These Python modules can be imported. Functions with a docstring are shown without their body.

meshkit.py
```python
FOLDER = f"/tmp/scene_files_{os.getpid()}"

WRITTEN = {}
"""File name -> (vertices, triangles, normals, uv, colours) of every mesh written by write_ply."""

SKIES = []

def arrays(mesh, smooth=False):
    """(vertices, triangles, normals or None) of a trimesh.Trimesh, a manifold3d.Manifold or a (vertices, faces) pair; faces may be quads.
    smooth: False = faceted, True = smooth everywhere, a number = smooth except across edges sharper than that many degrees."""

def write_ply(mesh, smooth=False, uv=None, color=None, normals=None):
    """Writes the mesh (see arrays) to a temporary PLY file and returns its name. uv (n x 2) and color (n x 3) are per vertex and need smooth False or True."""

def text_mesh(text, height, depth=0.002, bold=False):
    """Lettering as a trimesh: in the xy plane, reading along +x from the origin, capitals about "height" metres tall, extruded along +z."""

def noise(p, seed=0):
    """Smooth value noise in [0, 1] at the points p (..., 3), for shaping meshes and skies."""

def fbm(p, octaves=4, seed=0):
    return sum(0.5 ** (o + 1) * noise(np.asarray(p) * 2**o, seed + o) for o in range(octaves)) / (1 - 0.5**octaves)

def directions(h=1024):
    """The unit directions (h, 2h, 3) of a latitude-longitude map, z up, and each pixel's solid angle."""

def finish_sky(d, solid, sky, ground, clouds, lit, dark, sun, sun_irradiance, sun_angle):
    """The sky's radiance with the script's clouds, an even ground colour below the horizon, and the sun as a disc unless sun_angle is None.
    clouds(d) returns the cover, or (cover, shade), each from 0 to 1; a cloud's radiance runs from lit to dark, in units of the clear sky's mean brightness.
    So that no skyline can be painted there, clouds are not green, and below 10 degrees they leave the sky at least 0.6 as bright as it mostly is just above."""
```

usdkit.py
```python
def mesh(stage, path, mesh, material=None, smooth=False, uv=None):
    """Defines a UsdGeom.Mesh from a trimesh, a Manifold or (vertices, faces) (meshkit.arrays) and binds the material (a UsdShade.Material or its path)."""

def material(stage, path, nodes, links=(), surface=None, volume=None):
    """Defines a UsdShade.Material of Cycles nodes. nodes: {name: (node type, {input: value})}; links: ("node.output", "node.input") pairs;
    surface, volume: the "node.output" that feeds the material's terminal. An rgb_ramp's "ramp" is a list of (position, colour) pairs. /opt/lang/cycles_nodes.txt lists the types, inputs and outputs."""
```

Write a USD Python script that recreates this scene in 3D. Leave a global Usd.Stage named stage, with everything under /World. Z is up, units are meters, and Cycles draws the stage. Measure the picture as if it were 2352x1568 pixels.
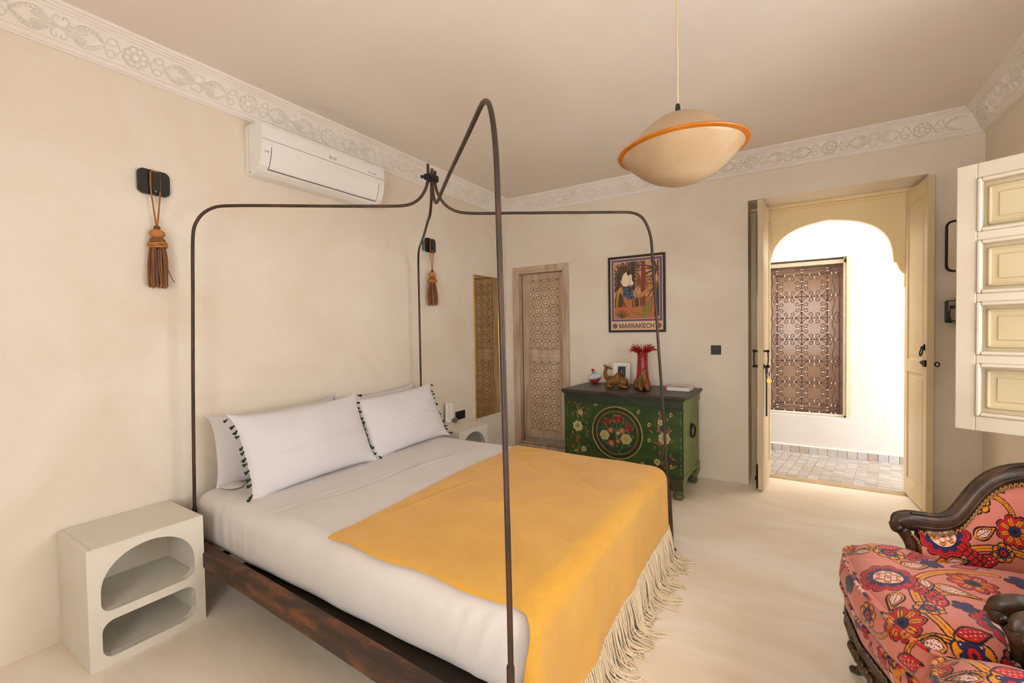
import math, random
import numpy as np
import trimesh, manifold3d
import shapely
from shapely.geometry import Polygon, Point, LineString, MultiPolygon, box as sbox
from shapely.ops import unary_union
from shapely import affinity
import usdkit, meshkit
from pxr import Usd, UsdGeom, UsdLux, UsdShade, Gf, Sdf, Vt

stage = Usd.Stage.CreateInMemory()
UsdGeom.SetStageUpAxis(stage, 'Z')
UsdGeom.Xform.Define(stage, '/World')
PI = math.pi
rnd = random.Random(7)
nrg = np.random.default_rng(11)

# ------------------------------------------------------------------ camera, sky, lights, exposure
EXPOSURE = 0.45
SKY_STRENGTH = 1.7
SKY_COLOR = (0.97, 0.995, 1.05)
WINDOW_POWER = 2.0
SUN_POWER = 9.0
REAR_FILL_POWER = 1.8
cam = UsdGeom.Camera.Define(stage, '/World/camera')
cam.CreateHorizontalApertureAttr(36.0)
cam.CreateVerticalApertureAttr(24.0)
cam.CreateFocalLengthAttr(1020.0 / 2352.0 * 36.0)
cam.CreateExposureAttr(EXPOSURE)
cam.CreateClippingRangeAttr(Gf.Vec2f(0.02, 200))


def cam_axes(yaw, pitch, roll):
    f = np.array([math.sin(yaw) * math.cos(pitch), math.cos(yaw) * math.cos(pitch), math.sin(pitch)])
    r = np.array([math.cos(yaw), -math.sin(yaw), 0.0])
    u = np.cross(r, f)
    c, s = math.cos(roll), math.sin(roll)
    return c * r + s * u, -s * r + c * u, f


_r, _u, _f = cam_axes(-0.5633125, -0.0255782, -0.0164669)
_p = (2.88647, -4.45555, 1.41634)
cam.AddTransformOp().Set(Gf.Matrix4d(*_r, 0, *_u, 0, *(-_f), 0, *_p, 1))

dome = UsdLux.DomeLight.Define(stage, '/World/sky')
dome.CreateIntensityAttr(SKY_STRENGTH)
dome.CreateColorAttr(Gf.Vec3f(*SKY_COLOR))


def rect_light(name, center, direction, w, h, power, color):
    """Area light standing in a window or added rear opening: faces along direction (horizontal), width w, height h."""
    L = UsdLux.RectLight.Define(stage, '/World/' + name)
    L.CreateWidthAttr(w)
    L.CreateHeightAttr(h)
    L.CreateIntensityAttr(power)
    L.CreateColorAttr(Gf.Vec3f(*color))
    z = -np.asarray(direction, float)
    z /= np.linalg.norm(z)
    y = np.array([0, 0, 1.0])
    x = np.cross(y, z)
    L.AddTransformOp().Set(Gf.Matrix4d(*x, 0, *y, 0, *z, 0, *center, 1))


DAY = (0.98, 0.985, 1.0)
rect_light('daylight_side', (4.33, -2.78, 1.52), (-1, 0, 0), 1.3, 1.14, WINDOW_POWER, DAY)
rect_light('fill_light_rear', (2.9, -5.98, 1.5), (0, 1, 0), 1.5, 1.4, REAR_FILL_POWER, DAY)  # added fill behind the camera, in an opening made for it
sun = UsdLux.DistantLight.Define(stage, '/World/sun')
sun.CreateIntensityAttr(SUN_POWER)
sun.CreateAngleAttr(0.6)
sun.CreateNormalizeAttr(True)
sun.CreateColorAttr(Gf.Vec3f(1.0, 0.97, 0.93))
_sd = np.array([-0.30, -0.64, 0.80])           # towards the sun: behind the bedroom, over its roof, on to the upper patio wall
_sd /= np.linalg.norm(_sd)
_sx = np.cross([0, 0, 1.0], _sd)
_sx /= np.linalg.norm(_sx)
sun.AddTransformOp().Set(Gf.Matrix4d(*_sx, 0, *np.cross(_sd, _sx), 0, *_sd, 0, 0, 0, 8, 1))

# ------------------------------------------------------------------ scene helpers
COUNT = {}


def numbered(parent, name):
    k = (parent, name)
    n = COUNT.get(k, 0)
    COUNT[k] = n + 1
    return name if n == 0 else f'{name}_{n:03d}'


def data(prim, label=None, cat=None, group=None, kind=None):
    for k, v in (('label', label), ('category', cat), ('group', group), ('kind', kind)):
        if v is not None:
            prim.SetCustomDataByKey(k, v)
    return prim


def thing(name, label, cat, loc=(0, 0, 0), rotz=0.0, group=None, kind=None):
    path = '/World/' + numbered('/World', name)
    x = UsdGeom.Xform.Define(stage, path)
    x.AddTranslateOp().Set(Gf.Vec3d(*map(float, loc)))
    if rotz:
        x.AddRotateZOp().Set(float(rotz))
    return data(x.GetPrim(), label, cat, group, kind)


def part(parent, name, mesh, mat, smooth=35, col=None, label=None, kind=None, uv=None):
    """One Mesh prim below parent (a prim, or None for the top level)."""
    pp = str(parent.GetPath()) if parent else '/World'
    path = pp + '/' + numbered(pp, name)
    if col is not None:
        m = usdkit.mesh(stage, path, mesh, mat, smooth=bool(smooth))
        UsdGeom.PrimvarsAPI(m).CreatePrimvar('col', Sdf.ValueTypeNames.Color3fArray, 'vertex').Set(Vt.Vec3fArray.FromNumpy(np.asarray(col, np.float32)))
    else:
        m = usdkit.mesh(stage, path, mesh, mat, smooth=smooth)
    return data(m.GetPrim(), label, None, None, kind)


def copy_thing(src, name, loc, rotz=0.0, label=None, group=None, cat=None):
    """A copy of a thing with its parts: an instanceable internal reference."""
    was = src.GetCustomData()
    r = thing(name, label or was['label'], cat or was['category'], loc, rotz, group or was.get('group'))
    r.GetReferences().AddInternalReference(src.GetPath())
    r.SetInstanceable(True)
    return r


def S(r, g, b):
    """sRGB 0-255 to linear."""
    out = []
    for c in (r, g, b):
        c /= 255.0
        out.append(c / 12.92 if c <= 0.04045 else ((c + 0.055) / 1.055) ** 2.4)
    return tuple(out)


MATS = {}


def M(name, rgb, rough=0.5, rgb2=None, vscale=4.0, detail=4.0, bump=0.0, bscale=60.0, metallic=0.0, stretch=(1, 1, 1), spec=0.5, coat=0.0, sheen=0.0, ramp=(0.35, 0.65), dist=0.0, rough2=None):
    """Principled material with two tones mixed by noise and a noise bump."""
    if name in MATS:
        return MATS[name]
    n = {'p': ('principled_bsdf', {'roughness': rough, 'metallic': metallic, 'specular_ior_level': spec, 'coat_weight': coat, 'sheen_weight': sheen})}
    l = []
    n['g'] = ('geometry', {})
    if rgb2 is not None:
        n['m'] = ('mapping', {'scale': stretch})
        n['n'] = ('noise_texture', {'scale': vscale, 'detail': detail, 'roughness': 0.6, 'distortion': dist})
        n['r'] = ('rgb_ramp', {'ramp': [(0, rgb), (ramp[0], rgb), (ramp[1], rgb2), (1, rgb2)]})
        l += [('g.position', 'm.vector'), ('m.vector', 'n.vector'), ('n.fac', 'r.fac'), ('r.color', 'p.base_color')]
        if rough2 is not None:
            n['mr'] = ('map_range', {'from_min': ramp[0], 'from_max': ramp[1], 'to_min': rough, 'to_max': rough2, 'clamp': True})
            l += [('n.fac', 'mr.value'), ('mr.result', 'p.roughness')]
    else:
        n['p'][1]['base_color'] = rgb
    if bump:
        n['mb'] = ('mapping', {'scale': stretch})
        n['nb'] = ('noise_texture', {'scale': bscale, 'detail': 4.0, 'roughness': 0.6})
        n['b'] = ('bump', {'strength': 1.0, 'distance': bump})
        l += [('g.position', 'mb.vector'), ('mb.vector', 'nb.vector'), ('nb.fac', 'b.height'), ('b.normal', 'p.normal')]
    MATS[name] = usdkit.material(stage, '/World/Looks/' + name, n, l, surface='p.BSDF')
    return MATS[name]


def MV(name, rough=0.6, bump=0.0, bscale=300.0, spec=0.5, coat=0.0, sheen=0.0):
    """Material whose flat print comes from the mesh's own colours."""
    if name in MATS:
        return MATS[name]
    n = {'a': ('attribute', {'attribute': 'col'}), 'p': ('principled_bsdf', {'roughness': rough, 'specular_ior_level': spec, 'coat_weight': coat, 'sheen_weight': sheen})}
    l = [('a.color', 'p.base_color')]
    if bump:
        n['g'] = ('geometry', {})
        n['nb'] = ('noise_texture', {'scale': bscale, 'detail': 3.0})
        n['b'] = ('bump', {'strength': 1.0, 'distance': bump})
        l += [('g.position', 'nb.vector'), ('nb.fac', 'b.height'), ('b.normal', 'p.normal')]
    MATS[name] = usdkit.material(stage, '/World/Looks/' + name, n, l, surface='p.BSDF')
    return MATS[name]


# ------------------------------------------------------------------ mesh helpers
def cat(*ms):
    ms = [trimesh.Trimesh(np.asarray(m[0], float), m[1], process=False) if isinstance(m, tuple) else m for m in ms]
    return trimesh.util.concatenate(ms)


def tri(v, f):
    f = np.asarray(f)
    if f.shape[1] == 4:
        f = np.vstack([f[:, [0, 1, 2]], f[:, [0, 2, 3]]])
    return trimesh.Trimesh(np.asarray(v, float), f, process=False)


def bx(x0, x1, y0, y1, z0, z1, b=0.0):
    """Box with chamfered edges."""
    lo, hi = np.minimum([x0, y0, z0], [x1, y1, z1]), np.maximum([x0, y0, z0], [x1, y1, z1])
    b = min(b, *(0.45 * (hi - lo)))
    if b <= 0:
        m = trimesh.creation.box(hi - lo)
        m.apply_translation((lo + hi) / 2)
        return m
    pts = []
    for sx in (0, 1):
        for sy in (0, 1):
            for sz in (0, 1):
                c = np.where([sx, sy, sz], hi, lo)
                d = np.where([sx, sy, sz], -b, b)
                for k in range(3):
                    q = c + d
                    q[k] = c[k]
                    pts.append(q)
    return trimesh.convex.convex_hull(np.array(pts))


def frames(P):
    P = np.asarray(P, float)
    T = np.gradient(P, axis=0)
    T /= np.maximum(np.linalg.norm(T, axis=1, keepdims=True), 1e-12)
    n = np.cross(T[0], [0, 0, 1.0])
    if np.linalg.norm(n) < 1e-3:
        n = np.cross(T[0], [1.0, 0, 0])
    n /= np.linalg.norm(n)
    N = [n]
    for i in range(1, len(P)):
        v = N[-1] - T[i] * (N[-1] @ T[i])
        N.append(v / max(np.linalg.norm(v), 1e-12))
    N = np.array(N)
    return T, N, np.cross(T, N)


def tube(P, r, n=8, caps=True, N=None, section=None):
    """Tube along P; r a radius, or one per point, or (width, height) half sizes along the fixed normals N."""
    P = np.asarray(P, float)
    T, N0, B0 = frames(P)
    if N is not None:
        N0 = np.broadcast_to(np.asarray(N, float), P.shape).copy()
        N0 -= T * (N0 * T).sum(1, keepdims=True)
        N0 /= np.linalg.norm(N0, axis=1, keepdims=True)
        B0 = np.cross(T, N0)
    if section is None:
        a = np.linspace(0, 2 * PI, n, endpoint=False)
        section = np.c_[np.cos(a), np.sin(a)]
    section = np.asarray(section, float)
    n = len(section)
    r = np.asarray(r, float)
    if r.ndim == 0:
        rr = np.full((len(P), 2), float(r))
    elif r.ndim == 1 and len(r) == len(P):
        rr = np.c_[r, r]
    elif r.ndim == 1:
        rr = np.tile(r, (len(P), 1))
    else:
        rr = r
    V = P[:, None] + B0[:, None] * (section[None, :, :1] * rr[:, None, :1]) + N0[:, None] * (section[None, :, 1:] * rr[:, None, 1:])
    V = V.reshape(-1, 3)
    i, j = np.meshgrid(np.arange(len(P) - 1), np.arange(n), indexing='ij')
    a, b = i * n + j, i * n + (j + 1) % n
    F = np.stack([a, b, b + n, a + n], -1).reshape(-1, 4)
    F = np.vstack([F[:, [0, 1, 2]], F[:, [0, 2, 3]]])
    if caps:
        k = len(V)
        V = np.vstack([V, P[0], P[-1]])
        jj = np.arange(n)
        e = (len(P) - 1) * n
        F = np.vstack([F, np.c_[np.full(n, k), (jj + 1) % n, jj], np.c_[np.full(n, k + 1), e + jj, e + (jj + 1) % n]])
    return trimesh.Trimesh(V, F, process=False)


def smooth_path(P, n=60):
    """Catmull-Rom resampling of P at n evenly spaced points."""
    from scipy.interpolate import CubicSpline
    P = np.asarray(P, float)
    d = np.r_[0, np.cumsum(np.sqrt(np.linalg.norm(np.diff(P, axis=0), axis=1)))]
    cs = CubicSpline(d, P)
    Q = cs(np.linspace(0, d[-1], 40 * len(P)))
    s = np.r_[0, np.cumsum(np.linalg.norm(np.diff(Q, axis=0), axis=1))]
    return np.stack([np.interp(np.linspace(0, s[-1], n), s, Q[:, k]) for k in range(Q.shape[1])], 1)


def resample(P, n):
    P = np.asarray(P, float)
    s = np.r_[0, np.cumsum(np.linalg.norm(np.diff(P, axis=0), axis=1))]
    return np.stack([np.interp(np.linspace(0, s[-1], n), s, P[:, k]) for k in range(P.shape[1])], 1)


def lathe(profile, n=32):
    m = trimesh.creation.revolve(np.asarray(profile, float), sections=n)
    return m


def sph(c, r, sub=2, sc=(1, 1, 1)):
    m = trimesh.creation.icosphere(sub, 1.0)
    m.apply_scale(np.asarray(sc, float) * r)
    m.apply_translation(c)
    return m


def ext(poly, depth):
    g = getattr(poly, 'geoms', [poly])
    return cat(*[trimesh.creation.extrude_polygon(q, depth, engine='earcut') for q in g if q.area > 1e-9])


def xf(m, R=None, t=(0, 0, 0)):
    """Apply a 3x3 whose ROWS are the images of the local x, y, z axes, then translate."""
    m = m.copy()
    v = np.asarray(m.vertices)
    if R is not None:
        v = v @ np.asarray(R, float)
    m.vertices = v + np.asarray(t, float)
    if R is not None and np.linalg.det(np.asarray(R, float)) < 0:
        m.faces = m.faces[:, ::-1]
    return m


def rot(m, deg, axis, point=(0, 0, 0)):
    m = m.copy()
    m.apply_transform(trimesh.transformations.rotation_matrix(math.radians(deg), axis, point))
    return m


def mv(m, *t):
    m = m.copy()
    m.apply_translation(t)
    return m


def grid_faces(a, b, wrap=False):
    i, j = np.meshgrid(np.arange(a - 1), np.arange(b if wrap else b - 1), indexing='ij')
    p = i * b + j
    q = i * b + (j + 1) % b
    F = np.stack([p, q, q + b, p + b], -1).reshape(-1, 4)
    return np.vstack([F[:, [0, 1, 2]], F[:, [0, 2, 3]]])


def spiral_half(turn=400, k0=0.12, power=1.6, n=26):
    """Half of a scroll: starts at the origin along +x and curls to the left by turn degrees, ever tighter."""
    s = np.linspace(0, 1, n * 6)
    k = k0 + s ** power
    h = np.cumsum(k)
    h = h / h[-1] * math.radians(turn)
    P = np.c_[np.cumsum(np.cos(h)), np.cumsum(np.sin(h))] / len(s)
    P -= P[0]
    # even in turning angle rather than length so that the curl keeps its points
    w = 0.5 * h / h[-1] + 0.5 * s
    t = np.linspace(0, w[-1], n)
    return np.c_[np.interp(t, w, P[:, 0]), np.interp(t, w, P[:, 1])]


def scroll(kind='C', **k):
    h = spiral_half(**k)
    o = np.c_[-h[1:, 0], h[1:, 1] if kind == 'C' else -h[1:, 1]]
    return np.vstack([o[::-1], h])


def fit(P, x0, x1, y0, y1):
    lo, hi = P.min(0), P.max(0)
    return np.c_[x0 + (P[:, 0] - lo[0]) / (hi[0] - lo[0]) * (x1 - x0), y0 + (P[:, 1] - lo[1]) / (hi[1] - lo[1]) * (y1 - y0)]


def rot2(P, deg):
    c, s = math.cos(math.radians(deg)), math.sin(math.radians(deg))
    return np.asarray(P) @ np.array([[c, s], [-s, c]])


def print2d(shapes):
    """Flat print: painter's order (last on top) of (polygon, colour) -> vertices (2-D), faces, colours."""
    V, F, C, covered = [], [], [], None
    for g, c in reversed(shapes):
        vis = g if covered is None else g.difference(covered)
        covered = g if covered is None else covered.union(g)
        for q in getattr(vis, 'geoms', [vis]):
            if q.geom_type != 'Polygon' or q.area < 1e-8:
                continue
            v, f = trimesh.creation.triangulate_polygon(q, engine='earcut')
            F.append(f + sum(map(len, V)))
            V.append(v)
            C.append(np.tile(c, (len(v), 1)))
    return np.vstack(V), np.vstack(F), np.vstack(C)


def leaf(x, y, L, w, deg, n=9):
    t = np.linspace(0, 1, n)
    e = np.sin(PI * t ** 0.8) * w / 2
    P = np.r_[np.c_[t * L, e], np.c_[t * L, -e][::-1][1:-1]]
    return Polygon(rot2(P, deg) + [x, y]).buffer(0)


def disc(x, y, r, n=24, sy=1.0):
    a = np.linspace(0, 2 * PI, n, endpoint=False)
    return Polygon(np.c_[x + r * np.cos(a), y + r * sy * np.sin(a)])


def flowerp(x, y, r, petals=6, depth=0.25, rot_=0.0, n=60):
    a = np.linspace(0, 2 * PI, n, endpoint=False)
    q = r * (1 - depth + depth * np.abs(np.cos(petals * (a + rot_) / 2)))
    return Polygon(np.c_[x + q * np.cos(a), y + q * np.sin(a)])


def stroke(P, w):
    return LineString(np.asarray(P)).buffer(w / 2, cap_style=2)


def blob(bones, edge=0.006, smooth_it=12, detail=None):
    """One continuous smooth body: hulls of spheres [(p, r, q, s), ...] united, refined and smoothed."""
    out = None
    for p, r, q, s in bones:
        a = manifold3d.Manifold.sphere(r, 20).translate(tuple(map(float, p)))
        b = manifold3d.Manifold.sphere(s, 20).translate(tuple(map(float, q)))
        h = manifold3d.Manifold.batch_hull([a, b])
        out = h if out is None else out + h
    out = out.refine_to_length(edge)
    m = out.to_mesh()
    t = trimesh.Trimesh(m.vert_properties[:, :3], m.tri_verts, process=True)
    trimesh.smoothing.filter_taubin(t, iterations=smooth_it)
    return t
# ------------------------------------------------------------------ materials
wall_m = M('tadelakt_wall', S(237, 227, 211), 0.55, S(226, 210, 186), vscale=1.3, detail=6, bump=0.0012, bscale=26, spec=0.35, ramp=(0.3, 0.72), dist=0.6)
ceil_m = M('ceiling_plaster', S(240, 230, 217), 0.75, S(236, 224, 210), vscale=0.9, bump=0.0004, bscale=40, spec=0.2)
floor_m = M('polished_floor', S(244, 235, 221), 0.42, S(229, 212, 188), vscale=1.4, detail=6, bump=0.0006, bscale=14, spec=0.4, stretch=(0.7, 1.6, 1), dist=0.8)
plaster_m = M('white_plaster', S(240, 232, 222), 0.7, S(236, 226, 214), vscale=6, bump=0.0006, bscale=90, spec=0.25)
patio_wall_m = M('patio_render', S(206, 200, 192), 0.8, S(200, 193, 184), vscale=1.5, bump=0.001, bscale=30, spec=0.2)
cream_m = M('cream_paint', S(218, 198, 160), 0.38, S(212, 191, 152), vscale=3, bump=0.0004, bscale=35, spec=0.4)
cream2_m = M('cream_gloss_paint', S(206, 193, 171), 0.35, S(201, 187, 164), vscale=4, bump=0.0003, bscale=30, spec=0.45)
ochre_m = M('ochre_arch_paint', S(244, 222, 176), 0.5, S(240, 215, 166), vscale=2, spec=0.3)
carved_m = M('limewashed_wood', S(212, 190, 166), 0.6, S(182, 152, 122), vscale=5, detail=6, bump=0.0006, bscale=120, stretch=(3, 3, 0.4), spec=0.3)
carved2_m = M('limewashed_relief', S(222, 200, 174), 0.6, S(204, 178, 148), vscale=9, bump=0.0004, bscale=150, spec=0.3)
carved3_m = M('limewashed_ground', S(172, 138, 106), 0.7, S(156, 122, 92), vscale=12, spec=0.25)
iron_m = M('rusted_iron', S(58, 46, 38), 0.5, S(88, 58, 38), vscale=7, detail=6, bump=0.0004, bscale=180, metallic=0.35, ramp=(0.45, 0.7))
rust_m = M('rusty_rail', S(64, 48, 38), 0.55, S(126, 76, 42), vscale=9, detail=7, bump=0.0006, bscale=120, metallic=0.25, ramp=(0.48, 0.68), stretch=(0.6, 2, 2))
black_m = M('black_satin', S(30, 29, 28), 0.42)
blackm_m = M('black_metal', S(26, 24, 23), 0.5, S(40, 36, 32), vscale=40, metallic=0.5)
white_m = M('white_plastic', S(240, 236, 230), 0.25, spec=0.5)
sheet_m = M('white_sheet', S(216, 209, 204), 0.85, S(210, 203, 196), vscale=3, bump=0.0006, bscale=14, spec=0.15, sheen=0.2)
pillow_m = M('white_pillowcase', S(216, 212, 210), 0.85, S(212, 207, 204), vscale=3, bump=0.0005, bscale=20, spec=0.15, sheen=0.2)
gold_m = M('brass', S(214, 170, 72), 0.3, metallic=0.9)
grey_m = M('warm_white_lacquer', S(226, 219, 204), 0.5, S(221, 213, 196), vscale=4, bump=0.0002, bscale=60, spec=0.4)
taupe_m = M('taupe_shutter', S(186, 150, 124), 0.5, S(178, 142, 116), vscale=3)

# ------------------------------------------------------------------ the room shell
WR, YB, HC = 4.0346, -5.75, 2.918
NX0, NX1, NZ, ND = 2.555, 3.74, 2.52, 0.43     # door niche in the far wall


def struct(name, mesh, mat, label, cat_, parent=None, smooth=35):
    p = part(parent, name, mesh, mat, smooth)
    if parent is None:
        data(p, label, cat_, None, 'structure')
    return p


struct('floor', bx(-0.3, WR + 0.3, YB - 0.2, 0.305, -0.12, 0.0), floor_m, 'polished beige plaster floor of the bedroom', 'floor')
struct('ceiling', bx(-0.3, WR + 0.3, YB - 0.2, 0.0, HC, HC + 0.15), ceil_m, 'smooth beige plaster ceiling inside the carved cornice', 'ceiling')
struct('wall_left', bx(-0.3, 0, YB - 0.2, 0.0, 0, HC), wall_m, 'beige mottled plaster wall behind the head of the bed', 'wall')
# far wall: opening of the niche, recess of the small carved door
DX0, DX1, DZ0, DZ1 = 0.155, 0.775, 0.06, 2.10
far = cat(bx(-0.3, DX0, 0, ND, 0, HC), bx(DX0, DX1, 0, ND, DZ1, HC), bx(DX0, DX1, 0, ND, 0, DZ0), bx(DX0, DX1, 0.14, ND, DZ0, DZ1),
          bx(DX1, NX0, 0, ND, 0, HC), bx(NX0, NX1, 0, ND, NZ, HC), bx(NX1, WR + 0.3, 0, ND, 0, HC))
struct('wall_far', far, wall_m, 'beige plaster wall with the poster and both doorways', 'wall')
W0, W1, WZ0, WZ1 = -3.42, -2.13, 0.95, 2.09        # side window openings (y from, to)
right = cat(bx(WR, WR + 0.3, W1, 0.0, 0, HC), bx(WR, WR + 0.3, W0, W1, 0, WZ0), bx(WR, WR + 0.3, W0, W1, WZ1, HC), bx(WR, WR + 0.3, YB - 0.2, W0, 0, HC))
struct('wall_right', right, wall_m, 'beige plaster wall behind the open casement and armchairs', 'wall')
back = cat(bx(-0.3, 2.1, YB - 0.2, YB, 0, HC), bx(2.1, 3.7, YB - 0.2, YB, 0, 0.75), bx(2.1, 3.7, YB - 0.2, YB, 2.25, HC), bx(3.7, WR + 0.3, YB - 0.2, YB, 0, HC), bx(-0.3, WR + 0.3, YB - 3.2, YB - 0.2, HC, HC + 0.15))  # opening added for rear fill; last slab is an unseen roof added against sun
struct('wall_back', back, wall_m, 'beige plaster wall behind the camera, with added fill opening and unseen sun roof', 'wall')

# cornice: moulded profile (offset from the wall, height) with carved relief on the sloping frieze
FA, FB = np.array([0.036, 2.786]), np.array([0.094, 2.874])
PROF = [(0.0, 2.75), (0.010, 2.75), (0.013, 2.757), (0.020, 2.759), (0.026, 2.766), (0.028, 2.776), (0.035, 2.778), tuple(FA), tuple(FB),
        (0.094, 2.882), (0.101, 2.884), (0.106, 2.892), (0.115, 2.894), (0.119, 2.902), (0.128, 2.904), (0.132, 2.912), (0.132, 2.9185), (0.0, 2.9185)]


def sweep_profile(fn, d0, d1):
    """fn(offset, z, s) -> point; both ends mitred by the offset times d0, d1."""
    A = np.array([fn(o, z, d0(o)) for o, z in PROF])
    B = np.array([fn(o, z, d1(o)) for o, z in PROF])
    k = len(PROF)
    i = np.arange(k)
    F = np.c_[i, (i + 1) % k, (i + 1) % k + k, i + k]
    m = tri(np.vstack([A, B]), F)
    m.fix_normals()
    return m


CORN = {
    'left': (lambda o, z, s: (o, s, z), lambda o: YB, lambda o: -o),
    'far': (lambda o, z, s: (s, -o, z), lambda o: o, lambda o: WR - o),
    'right': (lambda o, z, s: (WR - o, s, z), lambda o: YB, lambda o: -o),
}
# one repeat of the relief, in (along, across) metres on the frieze, half width 0.053


def relief_scroll_lines():
    L = []
    for sx in (1, -1):
        for sy in (1, -1):
            q = np.array([sx, sy])
            L.append((fit(scroll('S', turn=330), 0.012, 0.085, -0.004, 0.036) * q, 0.0030))
            L.append((fit(spiral_half(turn=420, k0=0.25), 0.030, 0.092, 0.004, 0.026) * q, 0.0026))
            L.append((smooth_path([(0, 0.003), (0.022, 0.012), (0.026, 0.034), (0.014, 0.046), (0.006, 0.040), (0.011, 0.034)], 22) * q, 0.0030))
            L.append((smooth_path([(0.052, 0.030), (0.078, 0.046), (0.115, 0.041), (0.142, 0.020), (0.158, 0.006)], 22) * q, 0.0030))
            L.append((smooth_path([(0.085, 0.030), (0.112, 0.028), (0.136, 0.012), (0.160, 0.002)], 14) * q, 0.0024))
            for k in range(5):
                x = 0.078 + 0.014 * k
                y = 0.045 - 0.0022 * k * k * 0.6
                L.append((smooth_path([(x, y - 0.012), (x + 0.004, y - 0.004), (x + 0.002, y + 0.003)], 6) * q, 0.0024))
            a = np.linspace(0, 2 * PI, 19)
            L.append((np.c_[0.181 + 0.017 * np.cos(a), 0.026 + 0.016 * np.sin(a)] * q, 0.0030))
            L.append((smooth_path([(0.158, 0.008), (0.163, 0.030), (0.176, 0.045), (0.196, 0.040), (0.207, 0.018), (0.222, 0.0)], 20) * q, 0.0026))
    return L


def relief_rosette_lines():
    L = []
    a8 = np.arange(8) * PI / 4
    for a in a8:
        c, s = math.cos(a + PI / 8), math.sin(a + PI / 8)
        h = np.linspace(0, 2 * PI, 7)
        hx = np.c_[0.034 + 0.0135 * np.cos(h), 0.0125 * np.sin(h)]
        L.append((hx @ np.array([[c, s], [-s, c]]), 0.0024))
        c, s = math.cos(a), math.sin(a)
        L.append((np.array([(0.017, 0), (0.030, 0), (0.052, 0)]) @ np.array([[c, s], [-s, c]]), 0.0024))
    h = np.linspace(0, 2 * PI, 17)
    L.append((np.c_[0.016 * np.cos(h), 0.016 * np.sin(h)], 0.0026))
    h = np.linspace(0, 2 * PI, 9) + PI / 8
    L.append((np.c_[0.053 * np.cos(h), 0.053 * np.sin(h)], 0.0030))
    return L


def on_frieze(fn, lines, s0, sign=1):
    mid = (FA + FB) / 2
    up = (FB - FA) / np.linalg.norm(FB - FA)
    out = []
    O = np.array(fn(mid[0], mid[1], 0.0))
    U = np.array(fn(mid[0] + up[0], mid[1] + up[1], 0.0)) - O
    A = np.array(fn(mid[0], mid[1], 1.0)) - O
    nrm = np.cross(A, U)
    probe = np.array(fn(mid[0] + 0.01, mid[1] - 0.01, 0.0)) - O
    nrm *= 1 if nrm @ probe > 0 else -1
    for P, r in lines:
        Q = O + A * (s0 + sign * P[:, :1]) + U * P[:, 1:]
        sec = np.array([(-1, -0.6), (-0.85, 0.9), (0, 1.75), (0.85, 0.9), (1, -0.6)])
        out.append(tube(Q, r * 1.12, N=nrm, section=sec))
    m = cat(*out)
    m.fix_normals()
    return m


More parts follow.
